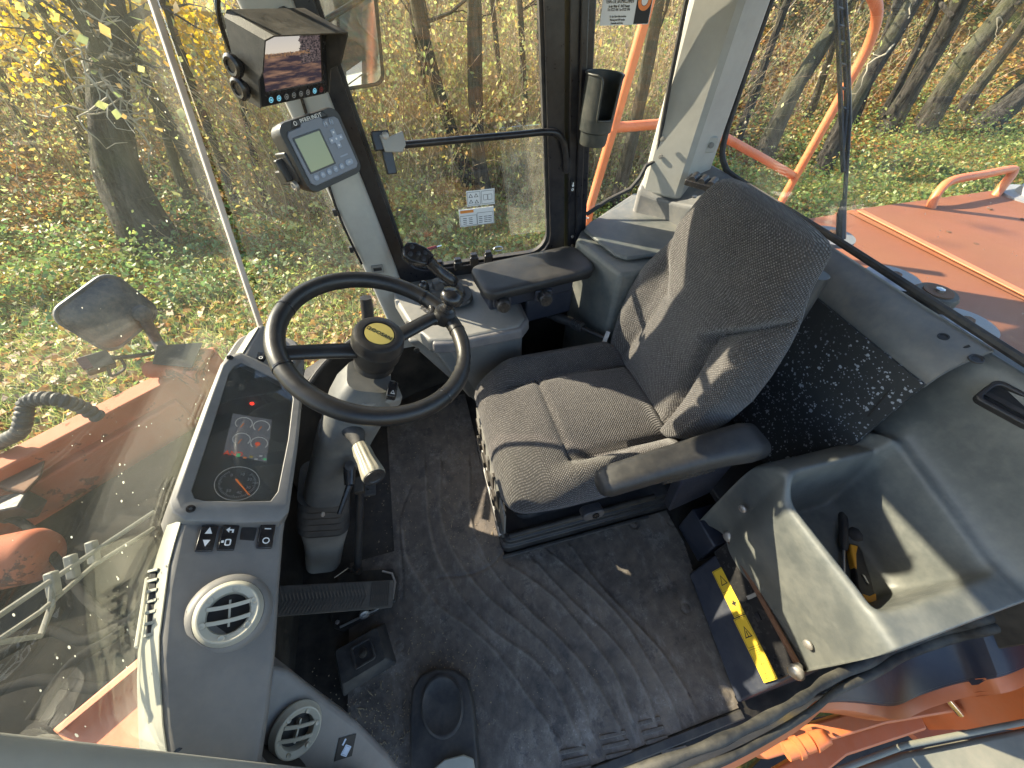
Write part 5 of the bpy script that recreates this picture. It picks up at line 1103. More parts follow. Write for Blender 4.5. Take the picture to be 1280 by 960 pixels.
# ================================================================== OUTSIDE: REAR HOOD, RAILS, WIPER
hd_ = thing('engine_hood', 'long dusty orange engine hood behind the rear window', 'hood', (2.6, .7, .3))
def hoodpanel(x0, x1, z0, z1, yn=-.35, yf=1.50):
    rows = []
    for x in np.linspace(x0, x1, 5):
        z = z0+(z1-z0)*(x-x0)/(x1-x0); rows.append([Vector(q) for q in ((x, yn-.10, z-.30), (x, yn-.07, z-.05), (x, yn, z), (x, .6, z+.012), (x, yf, z), (x, yf+.075, z-.045), (x, yf+.10, z-.30))])
    return MB().slab(rows, (0, 0, -.02))
obj('front_panel', hoodpanel(1.30, 2.238, .592, .598), M['hood'], hd_, bevel=.006, smooth=30)
obj('rear_panel', hoodpanel(2.256, 4.3, .612, .606), M['hood'], hd_, bevel=.006, smooth=30)
obj('hood_body', MB().box((2.8, .57, .12), (2.95, 1.85, .70)), M['orange'], hd_)
obj('panel_lip', MB().box((2.262, .57, .6215), (.035, 1.8, .006)), M['orange'], hd_, bevel=.002)
for px, py in ((1237, 262), (1185, 291), (1219, 306), (1278, 275)): obj('hood_bolt', MB().lathe([(.012, 0), (.012, .006), (0, .008)], frame(PZ(px, py, .612), (0, 0, 1)), 6), M['rust'], hd_, smooth=0)
hp_ = spline([PZ(1163, 262, .60), PZ(1168, 248, .65), PZ(1180, 232, .70), PZ(1196, 224, .715), PZ(1230, 218, .715), PZ(1262, 212, .715), PZ(1266, 216, .70), PZ(1254, 232, .65), PZ(1243, 246, .60)], 6)
tag(obj('hood_handle', MB().tube(hp_, .021, 12), M['rail'], smooth=60), 'orange bent tube grab handle standing on the engine hood', 'handle')
hl = thing('exhaust_base', 'grey round fitting at the photo edge beyond the hood handle', 'fitting', PZ(1282, 240, .62))
obj('round_plate', MB().lathe([(.16, 0), (.16, .015), (.10, .02), (.09, .05), (.0, .055)], frame(PZ(1294, 248, .605), (0, 0, 1)), 24), M['flange'], hl, smooth=30)
fl_ = thing('mount_flange', 'pale blue steel flange with rusty bolts below the rear glass', 'flange', (1.32, .5, .8))
obj('flange_strip', MB().box((1.29, .62, .820), (.06, 1.5, .012)), M['flange'], fl_, bevel=.002)
for px, py in ((1040, 294), (1117, 347), (1206, 404)):
    q = PZ(px, py, .828); obj('flange_ear', MB().lathe([(.075, -.012), (.075, 0), (0.0004, 0)], frame(q, (0, 0, 1)), 28), M['flange'], fl_, smooth=30)
    obj('ear_bolt', MB().lathe([(.017, 0), (.017, .012), (.013, .016), (0, .016)], frame(q, (0, 0, 1)), 6), M['rust'], fl_, smooth=0)
q = PZ(1160, 378, .83); rb = thing('rubber_mount', 'round brown rubber cab mount with a bright bolt beside the flange', 'mount', q)
obj('mount_body', MB().lathe([(.050, -.03), (.054, 0), (.054, .028), (.048, .036), (.0004, .037)], frame(q, (0, 0, 1)), 28), M['dirty'], rb, smooth=40)
obj('mount_washer', MB().lathe([(.036, .036), (.036, .040), (.0004, .040)], frame(q, (0, 0, 1)), 24), M['rust'], rb, smooth=30)
obj('mount_bolt', MB().lathe([(.012, .04), (.012, .046), (0, .048)], frame(q, (0, 0, 1)), 6), M['steel'], rb, smooth=0)
rl = thing('guard_rail', 'orange tubular guard rail outside the rear and quarter windows', 'rail', (1.5, 1.8, -.2))
up = spline([PY(968, 268, 1.8)+Vector((0, 0, -.7)), PY(970, 266, 1.8), PY(975, 255, 1.8), PY(1030, 158, 1.8), PY(1060, 104, 1.8), PY(1080, 68, 1.8), PY(1090, 45, 1.8), PY(1096, 22, 1.8), PY(1094, 2, 1.8), PY(1080, -18, 1.8), PY(1040, -40, 1.8)], 6)
obj('upright', MB().tube(up, .021, 12), M['rail'], rl, smooth=60)
up2 = [PY(732, 275, 1.75)+Vector((-.02, 0, -.8)), PY(738, 258, 1.75), PY(803, 35, 1.75), PY(822, -40, 1.75)]
obj('upright', MB().tube(up2, .021, 12), M['rail'], rl, smooth=60)
cbp = [PY(763, 160, 1.75), PY(826, 155, 1.765)]; obj('crossbar', MB().tube([cbp[0], cbp[1], PY(880, 160, 1.785), PY(905, 171, 1.8)], .020, 12), M['rail'], rl, smooth=60)
obj('crossbar', MB().tube([PY(903, 170, 1.80), PY(950, 196, 1.8), PY(990, 219, 1.8)], .020, 12), M['rail'], rl, smooth=60)
wi = thing('rear_wiper', 'black wiper arm and blade hanging upright outside the rear window', 'wiper', PX(1052, 285, 1.262))
def W_(px, py, x=1.262): return PX(px, py, x)
obj('wiper_arm', MB().tube([W_(1051, 300), W_(1052, 268), W_(1055, 250)], [.013, .012, .007], 8), M['frame'], wi)
obj('arm_rod', MB().tube([W_(1055, 262, 1.27), W_(1062, 150, 1.27), W_(1060, 60, 1.27), W_(1055, -10, 1.27)], .0055, 8), M['frame'], wi)
obj('blade_rubber', MB().tube([W_(1054, 215, 1.24), W_(1048, 60, 1.24), W_(1044, -20, 1.24)], .006, 6), M['rubber'], wi)
obj('blade_bridge', MB().tube(spline([W_(1053, 190, 1.25), W_(1058, 130, 1.258), W_(1054, 60, 1.262), W_(1048, -20, 1.25)], 5), .0055, 8), M['frame'], wi)
for y_ in (10, 32, 52, 80, 110, 135): obj('bridge_link', MB().tube([W_(1047+y_*.045, y_, 1.242), W_(1053+y_*.045, y_+2, 1.262)], .004, 6), M['frame'], wi)
# right hand mirror outside the door
mi = thing('side_mirror', 'black framed outside mirror seen past the front pillar reflecting the machine', 'mirror', PY(440, 30, 1.66))
m0 = PY(438, 30, 1.66); mfr = frame(m0, (.42, -.90, -.28))
obj('mirror_housing', MB().prism(rrect(.19, .34, .035, 6), mfr, -.035, -.002), M['frame'], mi, bevel=.006)
obj('mirror_rim', MB().ring(rrect(.19, .34, .035, 6), rrect(.172, .322, .028, 6), mfr, -.004, .005), M['rubber'], mi, bevel=.002)
M['mirror'] = simple('mirror_glass', (.82, .84, .84), .015, 1.0)
obj('mirror_glass', MB().prism(rrect(.174, .324, .028, 6), mfr, -.004, .0), M['mirror'], mi, smooth=0)
obj('mirror_arm', MB().tube([m0+Vector((0, .03, .1)), m0+Vector((-.05, -.02, .42)), Vector((-.2, 1.45, 1.80))], .012, 8), M['frame'], mi)

# ================================================================== OUTSIDE: FRONT FRAME OF THE LOADER
fr_ = thing('loader_chassis', 'worn orange front frame of the loader seen through the windshield', 'frame', (-1.8, 1.2, -.6))
def bar(a, b, w, h, dz=0):
    d = (b-a); d.z = 0; d.normalize(); n_ = Vector((-d.y, d.x, 0))*w; z = Vector((0, 0, h))
    return MB().hexa([a-z, b-z, b-z+n_, a-z+n_], [a, b, b+n_, a+n_])
obj('upper_beam', bar(PZ(265, 432, -.20), PZ(-90, 612, -.28), .13, .34), M['orange_worn'], fr_, bevel=.012)
obj('lower_beam', bar(PZ(215, 492, -.34), PZ(-90, 664, -.42), .10, .36), M['orange_worn'], fr_, bevel=.012)
obj('frame_plate', MB().hexa([PZ(x, y, -.62) for x, y in ((300, 500), (-60, 720), (-60, 1010), (300, 1010))], [PZ(x, y, -.55) for x, y in ((300, 500), (-60, 720), (-60, 1010), (300, 1010))]), M['oily'], fr_, bevel=.01)
obj('tower_bracket', MB().hexa([PZ(x, y, -.45) for x, y in ((192, 500), (205, 432), (275, 445), (262, 500))], [PZ(x, y, -.10) for x, y in ((190, 452), (198, 437), (268, 436), (240, 470))]), M['orange_worn'], fr_, bevel=.012)
obj('bracket_cap', MB().hexa([PZ(x, y, -.10) for x, y in ((190, 455), (196, 432), (254, 428), (240, 460))], [PZ(x, y, -.075) for x, y in ((190, 455), (196, 432), (254, 428), (240, 460))]), M['dirty'], fr_, bevel=.006)
obj('tube_pin', MB().tube([PZ(188, 462, -.16), PZ(238, 462, -.14)], .05, 16), M['orange_worn'], fr_, smooth=50)
obj('fender_plate', MB().hexa([PZ(x, y, -.30) for x, y in ((66, 912), (182, 815), (200, 960), (120, 960))], [PZ(x, y, -.28) for x, y in ((66, 912), (182, 815), (200, 960), (120, 960))]), M['orange'], fr_, bevel=.008)
obj('fender_flange', MB().hexa([PZ(x, y, -.30) for x, y in ((66, 912), (182, 815), (184, 825), (72, 918))], [PZ(x, y, -.22) for x, y in ((66, 912), (182, 815), (184, 825), (72, 918))]), M['rail'], fr_, bevel=.004)
bc = thing('lift_cylinder', 'rusty orange hydraulic lift cylinder lying left of the windshield', 'cylinder', PZ(20, 700, -.5))
c0, c1 = PZ(62, 690, -.42), PZ(-80, 720, -.42); dd_ = (c1-c0)
obj('cylinder_barrel', MB().tube([c0, c0+dd_*.03, c0+dd_*.12, c1], [.05, .10, .125, .125], 24), M['orange_worn'], bc, smooth=50)
obj('cylinder_eye', MB().tube([PZ(45, 590, -.40), PZ(8, 604, -.38)], [.06, .055], 16), M['orange_worn'], bc, smooth=40)
obj('eye_lug', MB().hexa([PZ(x, y, -.45) for x, y in ((-10, 612), (34, 586), (60, 574), (52, 600), (30, 622))], [PZ(x, y, -.33) for x, y in ((-10, 606), (34, 582), (58, 570), (50, 596), (30, 616))]), M['rust'], bc, bevel=.01)
obj('cylinder_rod', MB().tube([PZ(10, 598, -.38), PZ(-60, 612, -.38)], .03, 12), M['steel'], bc, smooth=50)
obj('cylinder_clamp', MB().box((0, 0, 0), (.10, .16, .12), frame(PZ(20, 634, -.42), (0, 0, 1))), M['dirty'], bc, bevel=.01)
for k, L in enumerate((((-20, 640), (30, 655), (70, 700), (120, 760), (190, 800)), ((-20, 830), (60, 790), (110, 800), (190, 760)), ((-20, 870), (50, 850), (120, 860), (190, 850)), ((40, 900), (90, 830), (150, 790), (190, 740)))):
    z = -.45+.03*k; tag(obj('hydraulic_hose', MB().tube(spline([PZ(x, y, z) for x, y in L], 6), .020, 10), M['oilhose'], smooth=60), ('oily hydraulic hose running under the orange lift cylinder', 'oily hydraulic hose arching across the dark front frame', 'lowest oily hose on the front frame near the photo corner', 'oily hose climbing towards the windshield beside the fender plate')[k], 'hose', 'hydraulic hoses on the front frame')
q = [PZ(x, y, z) for x, y, z in ((-30, 570, -.30), (2, 552, -.20), (24, 540, -.12), (30, 520, -.04), (34, 504, .0), (50, 498, .02), (75, 500, .0), (100, 508, -.08), (125, 522, -.18))]
hs = spline(q, 9); tag(obj('ribbed_hose', MB().tube(hs, [.036 if k % 3 else .029 for k in range(len(hs))], 14), M['rubber'], smooth=25), 'thick black ribbed hose arching over the orange front frame', 'hose')
ml = thing('front_marker_mirror', 'dusty dark blue rounded mirror back on an arm in front of the windshield', 'mirror', PX(140, 392, -1.75))
mc = PX(138, 392, -1.75); nv = (EYE-mc).normalized(); nv = (nv+Vector((.15, .1, -.35))).normalized(); f = frame(mc, nv, (-.42, .1, 1))
M['bluegrey'] = plastic('dusty_blue_black', (.035, .045, .06), .5, .3, 200, .5, (.3, .25, .18))
obj('mirror_back', MB().loft([[f @ Vector((x, y, z)) for x, y in rrect(w, h, r_, 6)] for z, w, h, r_ in ((-.02, .34, .31, .07), (.0, .345, .315, .07), (.02, .30, .27, .07), (.05, .24, .20, .07), (.06, .14, .12, .05))]), M['bluegrey'], ml, smooth=50)
obj('mirror_rim', MB().ring(rrect(.37, .34, .08, 6), rrect(.335, .305, .065, 6), f, -.022, .004), M['bluegrey'], ml, bevel=.004)
obj('mirror_boss', MB().lathe([(.05, .03), (.045, .085), (.02, .095), (0, .095)], f @ Matrix.Translation((.09, -.07, 0)), 16), M['bluegrey'], ml, smooth=50)
obj('mirror_arm', MB().tube([f @ Vector((.09, -.07, .06)), PX(196, 426, -1.70), PX(212, 450, -1.62)], [.03, .032, .034], 10), M['bluegrey'], ml, smooth=50)
lm = thing('marker_lamp', 'small black side lamp box below the dark mirror back', 'lamp', PX(120, 452, -1.8))
f = frame(PX(122, 452, -1.8), (.5, -.3, .7), (-.1, .5, 1))
obj('lamp_box', MB().prism(rrect(.12, .09, .01), f, -.05, .02), M['dirty'], lm, bevel=.006); obj('lamp_lens', MB().prism(rrect(.04, .07, .006), f @ Matrix.Translation((-.05, 0, 0)), .018, .03), simple('dull_red_lens', (.10, .03, .03), .3), lm)
obj('lamp_bracket', MB().tube([f @ Vector((.04, 0, 0)), PX(170, 445, -1.72), PX(200, 440, -1.65)], .012, 8), M['dirty'], lm); obj('lamp_cable', MB().tube(spline([f @ Vector((.02, -.05, 0)), PX(140, 470, -1.78), PX(156, 460, -1.75), PX(150, 446, -1.74)], 5), .008, 6), M['black'], lm)
fw = thing('front_wiper', 'pale dusty double wiper arm crossing the lower windshield', 'wiper', PX(185, 650, -.58))
M['wiperarm'] = plastic('dusty_wiper_arm', (.12, .12, .10), .5, .2, 300, .5)
def G(px, py, x=-.575): return PX(px, py, x)
for L, r_ in ((((192, 640), (120, 688), (60, 728), (-20, 782)), .004), (((192, 660), (118, 706), (50, 765), (-20, 812)),   .0035), (((66, 724), (64, 760), (50, 795), (-20, 806)), .004)): obj('wiper_rod', MB().tube([G(x, y, -.60+.0001*x) for x, y in L], r_, 8), M['wiperarm'], fw)
for px, py in ((66, 730), (90, 708), (116, 690)): obj('arm_clip', MB().box((0, 0, 0), (.012, .035, .012), frame(G(px, py, -.595), (1, 0, 0), (0, .6, .5))), M['wiperarm'], fw, bevel=.002)
# ================================================================== DOOR SIDE (near): SILL, SEAL, FRAME
ds = thing('door_sill', 'dusty rubber door seal and dark steel sill along the near side of the cab', 'sill', (.9, -.17, .0))
sp_ = spline([PY(x, y, -.105) for x, y in ((1330, 728), (1280, 752), (1230, 772), (1180, 785), (1120, 806), (1080, 828), (1035, 850), (1010, 868), (980, 886), (930, 912), (880, 934), (800, 962), (700, 990))], 6)
obj('rubber_seal', MB().tube(sp_, [.0085+.008*sstep(.6, 1.0, q.x)+.0012*math.sin(k*.9) for k, q in enumerate(sp_)], 12), M['seal'], ds, smooth=60)
s2 = [q+Vector((.004, -.022, -.006)) for q in sp_]
obj('sill_frame', MB().tube(s2, [.006+.008*sstep(.6, 1.0, q.x) for q in s2], 10), M['seal'], ds, smooth=60)
rows = []; rows2 = []
for q in sp_:
    w = .012+.10*sstep(.66, 1.05, q.x)
    rows.append([q+Vector((.0, -.02, -.014)), q+Vector((.0, -.02-w*.8, -.02-w*.45)), q+Vector((0, -.025-w*.85, -.12)), q+Vector((0, -.02-w*.4, -.16))])
    rows2.append([q+Vector((.0, -.024-w*.86, -.05-w*.35)), q+Vector((.0, -.034-w, -.058-w*.4)), q+Vector((0, -.036-w, -.16))])
obj('sill_plate', MB().slab(rows, (0, -.004, -.006)), M['navy'], ds, smooth=30)
obj('orange_skirt', MB().slab(rows2, (0, .008, 0)), M['orange'], ds, smooth=30)
sl_ = MB()
for px, py in ((1000-25, 910), (987, 903), (1003, 897)):
    q = PY(px, py, -.19); obj('sill_eye', MB().tube([q+Vector((.012*math.cos(a), 0, .026*math.sin(a))) for a in np.linspace(0, 6.0, 14)], .004, 6), M['steel'], ds)
ld_ = thing('cab_step', 'orange steel step frame with chrome rods below the door sill', 'step', (1.2, -.4, -.4))
def Q(l, z): return [PZ(x, y, z) for x, y in l]
def slabz(l, z, t): return MB().hexa([q-Vector((0, 0, t)) for q in Q(l, z)], Q(l, z))
obj('step_beam', slabz(((930, 930), (1080, 885), (1300, 848), (1300, 872), (1110, 905), (960, 950)), -.02, .06), M['orange'], ld_, bevel=.006)
obj('step_plate', slabz(((930, 985), (1030, 925), (1150, 890), (1160, 912), (1060, 945), (990, 1000)), -.12, .04), M['orange'], ld_, bevel=.006)
obj('step_pan', slabz(((900, 1000), (1000, 900), (1330, 850), (1330, 1010)), -.35, .03), M['dirty'], ld_)
obj('inner_panel', slabz(((1120, 900), (1300, 862), (1300, 890), (1150, 925)), -.20, .03), M['orange_worn'], ld_)
for px, py in ((1190, 880), (1224, 873)): obj('chrome_rod', MB().tube([PZ(px-9, py-10, .02), PZ(px+10, py+12, -.02)], .010, 12), simple('chrome', (.8, .8, .82), .12, 1.0) if 'chrome' not in bpy.data.materials else bpy.data.materials['chrome'], ld_, smooth=50)
obj('hinge_barrel', MB().tube([PY(982, 940, -.235), PY(1014, 928, -.235)], .020, 16), M['rail'], ld_, smooth=40)
obj('hinge_collar', MB().tube([PY(994, 935.5, -.235), PY(1000, 933.2, -.235)], .0245, 16), M['orange'], ld_, smooth=40)
obj('hinge_end', MB().tube([PY(1016, 927.2, -.235), PY(1034, 920.5, -.235)], [.0235, .017], 16), M['rail'], ld_, smooth=30)
dp = thing('open_door_panel', 'pale dusty lower panel of the opened cab door in the bottom right corner', 'door', PZ(1200, 930, .1))
M['doorpanel'] = plastic('pale_door_trim', (.19, .19, .155), .65, .2, 500, .4)
obj('panel', slabz(((1020, 1000), (1045, 972), (1130, 942), (1330, 902), (1330, 1030), (1020, 1030)), .25, .03), M['doorpanel'], dp, bevel=.008)
obj('panel_rail', MB().tube([PZ(1015, 992, .27), PZ(1050, 962, .27), PZ(1130, 932, .27), PZ(1330, 893, .27)], .006, 10), M['doorpanel'], dp, smooth=60)
# ================================================================== GROUND, FOREST
GZ = -1.7
def gh(x, y):
    x = np.asarray(x, float); y = np.asarray(y, float)
    t = np.clip((y-6.8)/16, 0, 1); h = 5.2*t*t*(3-2*t)*.62
    h = h*(.55+.45*np.clip((x+2)/9, 0, 1.6))
    h += .10*np.sin(x*.9+1.3*y)*np.clip((y-4)/3, 0, 1)+.05*np.sin(2.3*x-y*1.7)*np.clip((y-3)/3, 0, 1)
    return GZ+h
xs = np.concatenate([np.arange(-300, -24, 30), np.arange(-24, 30, .5), np.arange(30, 331, 30)]); ys = np.concatenate([np.arange(-300, -8, 30), np.arange(-8, 34, .5), np.arange(34, 335, 30)])
X, Y = np.meshgrid(xs, ys); Z = gh(X, Y); n = len(xs); mb = MB(); mb.v = [Vector(q) for q in zip(X.ravel(), Y.ravel(), Z.ravel())]
mb.f = [(j*n+i, j*n+i+1, (j+1)*n+i+1, (j+1)*n+i) for j in range(len(ys)-1) for i in range(n-1)]
struct('ground', mb, M['ground'], smooth=180)

def fastmesh(name, V_, F_, C_, mat, label, cat):
    me = bpy.data.meshes.new(name); nv, nf = len(V_), len(F_); k = F_.shape[1]
    me.vertices.add(nv); me.vertices.foreach_set('co', V_.astype(np.float32).ravel())
    me.loops.add(nf*k); me.loops.foreach_set('vertex_index', F_.astype(np.int32).ravel())
    me.polygons.add(nf); me.polygons.foreach_set('loop_start', np.arange(0, nf*k, k, dtype=np.int32)); me.polygons.foreach_set('loop_total', np.full(nf, k, np.int32))
    a = me.attributes.new('Col', 'FLOAT_COLOR', 'POINT'); c4 = np.ones((nv, 4), np.float32); c4[:, :3] = C_; a.data.foreach_set('color', c4.ravel())
    me.update(calc_edges=True); me.validate(); me.materials.append(mat)
    o = bpy.data.objects.new(name, me); COL.objects.link(o)
    if label: tag(o, label, cat); o['kind'] = 'stuff'
    return o
def leafquads(P, size, flat=.0, tilt=None, aspect=.6):
    n = len(P); a = rng.uniform(0, 2*np.pi, n); nz = rng.normal(0, 1, (n, 3)); nz[:, 2] = np.abs(nz[:, 2])+flat; nz /= np.linalg.norm(nz, axis=1)[:, None]
    u = np.cross(nz, rng.normal(0, 1, (n, 3))); u /= np.linalg.norm(u, axis=1)[:, None]; v = np.cross(nz, u); s_ = size[:, None] if hasattr(size, '__len__') else size
    bend = nz*s_*rng.uniform(-.35, .35, (n, 1))
    V_ = np.stack([P-u*s_, P+v*s_*aspect+bend, P+u*s_, P-v*s_*aspect+bend], 1).reshape(-1, 3); F_ = np.arange(4*n).reshape(n, 4); return V_, F_
def pal(n, cols, w, var=.25):
    c = np.array(cols)[rng.choice(len(cols), n, p=np.array(w)/sum(w))]*rng.uniform(1-var, 1+var, (n, 1)); return np.clip(c*rng.uniform(.92, 1.08, (n, 3)), 0, 1)
YEL = [(.60, .46, .12), (.58, .54, .18), (.44, .49, .17), (.52, .32, .10), (.36, .26, .14), (.24, .29, .09)]
# --- twigs of the thicket
def twigs(n, xr_, yr_, hmin, hmax, seg=7, rad=(.0045, .014), lean=.5):
    x = rng.uniform(*xr_, n); y = rng.uniform(*yr_, n); z = gh(x, y); h = rng.uniform(hmin, hmax, n)*rng.uniform(.6, 1, n)
    d = rng.normal(0, lean, (n, 2)); cur = rng.normal(0, .5, (n, 2)); wob = rng.uniform(0, 6.3, (n, 4)); r0 = rng.uniform(*rad, n)*(.5+.5*h/hmax)
    T = np.linspace(0, 1, seg+1); C = np.zeros((n, seg+1, 3))
    for k, t_ in enumerate(T):
        C[:, k, 0] = x+h*(d[:, 0]*t_+cur[:, 0]*t_*t_)*.6+.05*h*np.sin(wob[:, 0]+t_*5)
        C[:, k, 1] = y+h*(d[:, 1]*t_+cur[:, 1]*t_*t_)*.6+.05*h*np.sin(wob[:, 1]+t_*4)
        C[:, k, 2] = z+h*(t_-.28*np.hypot(cur[:, 0], cur[:, 1])*t_*t_)
    return C, r0
def twigmesh(C, r0, cols):
    n, m, _ = C.shape; ang = np.array([0, 2.09, 4.19]); taper = np.linspace(1, .25, m)
    off = np.stack([np.cos(ang), np.sin(ang), np.zeros(3)], 1)
    V_ = C[:, :, None, :]+off[None, None]*(r0[:, None]*taper[None])[:, :, None, None]
    idx = np.arange(n*m*3).reshape(n, m, 3); F_ = []
    for k in range(3):
        q = (k+1) % 3; F_.append(np.stack([idx[:, :-1, k], idx[:, :-1, q], idx[:, 1:, q], idx[:, 1:, k]], -1).reshape(-1, 4))
    return V_.reshape(-1, 3), np.concatenate(F_), np.repeat(cols, m*3, 0)
def branchy(C, r0, nb, lf=.35):
    n, m, _ = C.shape; i = rng.integers(0, n, nb); k = rng.integers(2, m-1, nb); s_ = C[i, k]; L = rng.uniform(.15, .55, nb)*lf*2
    d = rng.normal(0, 1, (nb, 3)); d[:, 2] = np.abs(d[:, 2])*.6+.2; d /= np.linalg.norm(d, axis=1)[:, None]; c2 = rng.normal(0, .35, (nb, 3))
    T = np.linspace(0, 1, 4); return s_[:, None]+d[:, None]*(L[:, None]*T)[:, :, None]+c2[:, None]*(L[:, None]*T*T)[:, :, None], r0[i]*.55
TW = [(.46, .36, .22), (.34, .26, .16), (.55, .45, .30), (.26, .19, .11), (.42, .29, .13)]
sets = [(4600, (-2.6, 6.2), (7.5, 11), 1.0, 3.9), (160, (-2.4, 5.6), (6.4, 7.5), .4, 1.4), (350, (6, 17), (9.5, 13), .8, 2.2), (800, (-14, -2.5), (9.0, 13), .8, 3.2), (120, (-10, -2.8), (7.0, 9), .4, 1.3), (2300, (-6, 9), (10.5, 15), 1.2, 3.6)]
Vs, Fs, Cs = [], [], []; LP = []; o_ = 0
for n_, a, b, h0_, h1_ in sets:
    C, r0 = twigs(n_, a, b, h0_, h1_); Bc, rb_ = branchy(C, r0, int(n_*3.2))
    for CC, rr_ in ((C, r0), (Bc, rb_)):
        V_, F_, K_ = twigmesh(CC, rr_, pal(len(CC), TW, [3, 3, 2, 2, 2])); Vs.append(V_); Fs.append(F_+o_); Cs.append(K_); o_ += len(V_)
    nl = int(n_*10); i = rng.integers(0, len(Bc), nl); k = rng.integers(0, 4, nl); LP.append((Bc[i, k]+rng.normal(0, .05, (nl, 3)), a))
fastmesh('thicket_twigs', np.concatenate(Vs), np.concatenate(Fs), np.concatenate(Cs), M['twig'], 'tangled bare tan twigs of the thicket beyond the side door window', 'thicket')
Pn = np.concatenate([p_ for p_, _ in LP]); V_, F_ = leafquads(Pn, rng.uniform(.016, .05, len(Pn)))
fastmesh('thicket_leaves', V_, F_, np.repeat(pal(len(Pn), YEL, [2, 5, 5, 2, 3, 4]), 4, 0), M['leaf'], 'small yellow green autumn leaves scattered through the thicket', 'leaves')
# --- low herbs and brambles
n_ = 120000; x = rng.uniform(-13, 17, n_); y = 3.3+rng.gamma(2.0, 1.5, n_); clump = np.sin(x*2.1+np.sin(y*1.7)*2)*np.sin(y*2.6+x*.8)
dens = np.clip((y-4.6)/2, .1, 1); hh = dens*np.abs(rng.normal(.10, .16, n_))*(1+.9*clump); P_ = np.stack([x, y, gh(x, y)+np.clip(hh, .01, 1.2)], 1)
left = x < -2
col = np.where(left[:, None], pal(n_, [(.13, .24, .07), (.22, .33, .10), (.34, .36, .10), (.22, .15, .07)], [4, 4, 3, 1]), pal(n_, [(.22, .32, .07), (.40, .44, .12), (.15, .22, .05), (.42, .28, .08)], [4, 4, 2, 2]))
V_, F_ = leafquads(P_, rng.uniform(.018, .055, n_), flat=.6); fastmesh('low_brambles', V_, F_, np.repeat(col, 4, 0), M['leaf'], 'low green brambles and nettles along the edge of the wood', 'ground cover')
# --- grass
n_ = 130000; x = rng.uniform(-11, 15, n_); y = rng.uniform(1.8, 7.4, n_); a = rng.uniform(0, 6.28, n_); L = rng.uniform(.05, .17, n_); w = rng.uniform(.003, .007, n_)
B0 = np.stack([x, y, gh(x, y)], 1); u = np.stack([np.cos(a), np.sin(a), 0*a], 1); tip = B0+np.stack([rng.normal(0, .6, n_)*L, rng.normal(0, .6, n_)*L, L], 1)
V_ = np.stack([B0-u*w[:, None], B0+u*w[:, None], tip], 1).reshape(-1, 3); fastmesh('grass', V_, np.arange(3*n_).reshape(n_, 3), np.repeat(pal(n_, [(.20, .30, .06), (.34, .40, .09), (.44, .42, .14), (.46, .40, .22)], [4, 4, 3, 2]), 3, 0), M['leaf'], 'sunlit verge grass between the loader and the wood', 'grass')
# --- fallen leaves on the verge and the bank
n_ = 100000; x = rng.uniform(-13, 22, n_); y = np.where(rng.random(n_) < .35, rng.uniform(3, 7.5, n_), rng.uniform(7, 24, n_)); P_ = np.stack([x, y, gh(x, y)+rng.uniform(.01, .05, n_)], 1)
V_, F_ = leafquads(P_, rng.uniform(.03, .075, n_), flat=1.6, aspect=.75); fastmesh('fallen_leaves', V_, F_, np.repeat(pal(n_, [(.55, .25, .05), (.62, .36, .07), (.38, .18, .06), (.58, .44, .14), (.26, .14, .06)], [4, 3, 3, 2, 3]), 4, 0), M['leaf'], 'orange and brown fallen leaves carpeting the bank under the trees', 'fallen leaves')
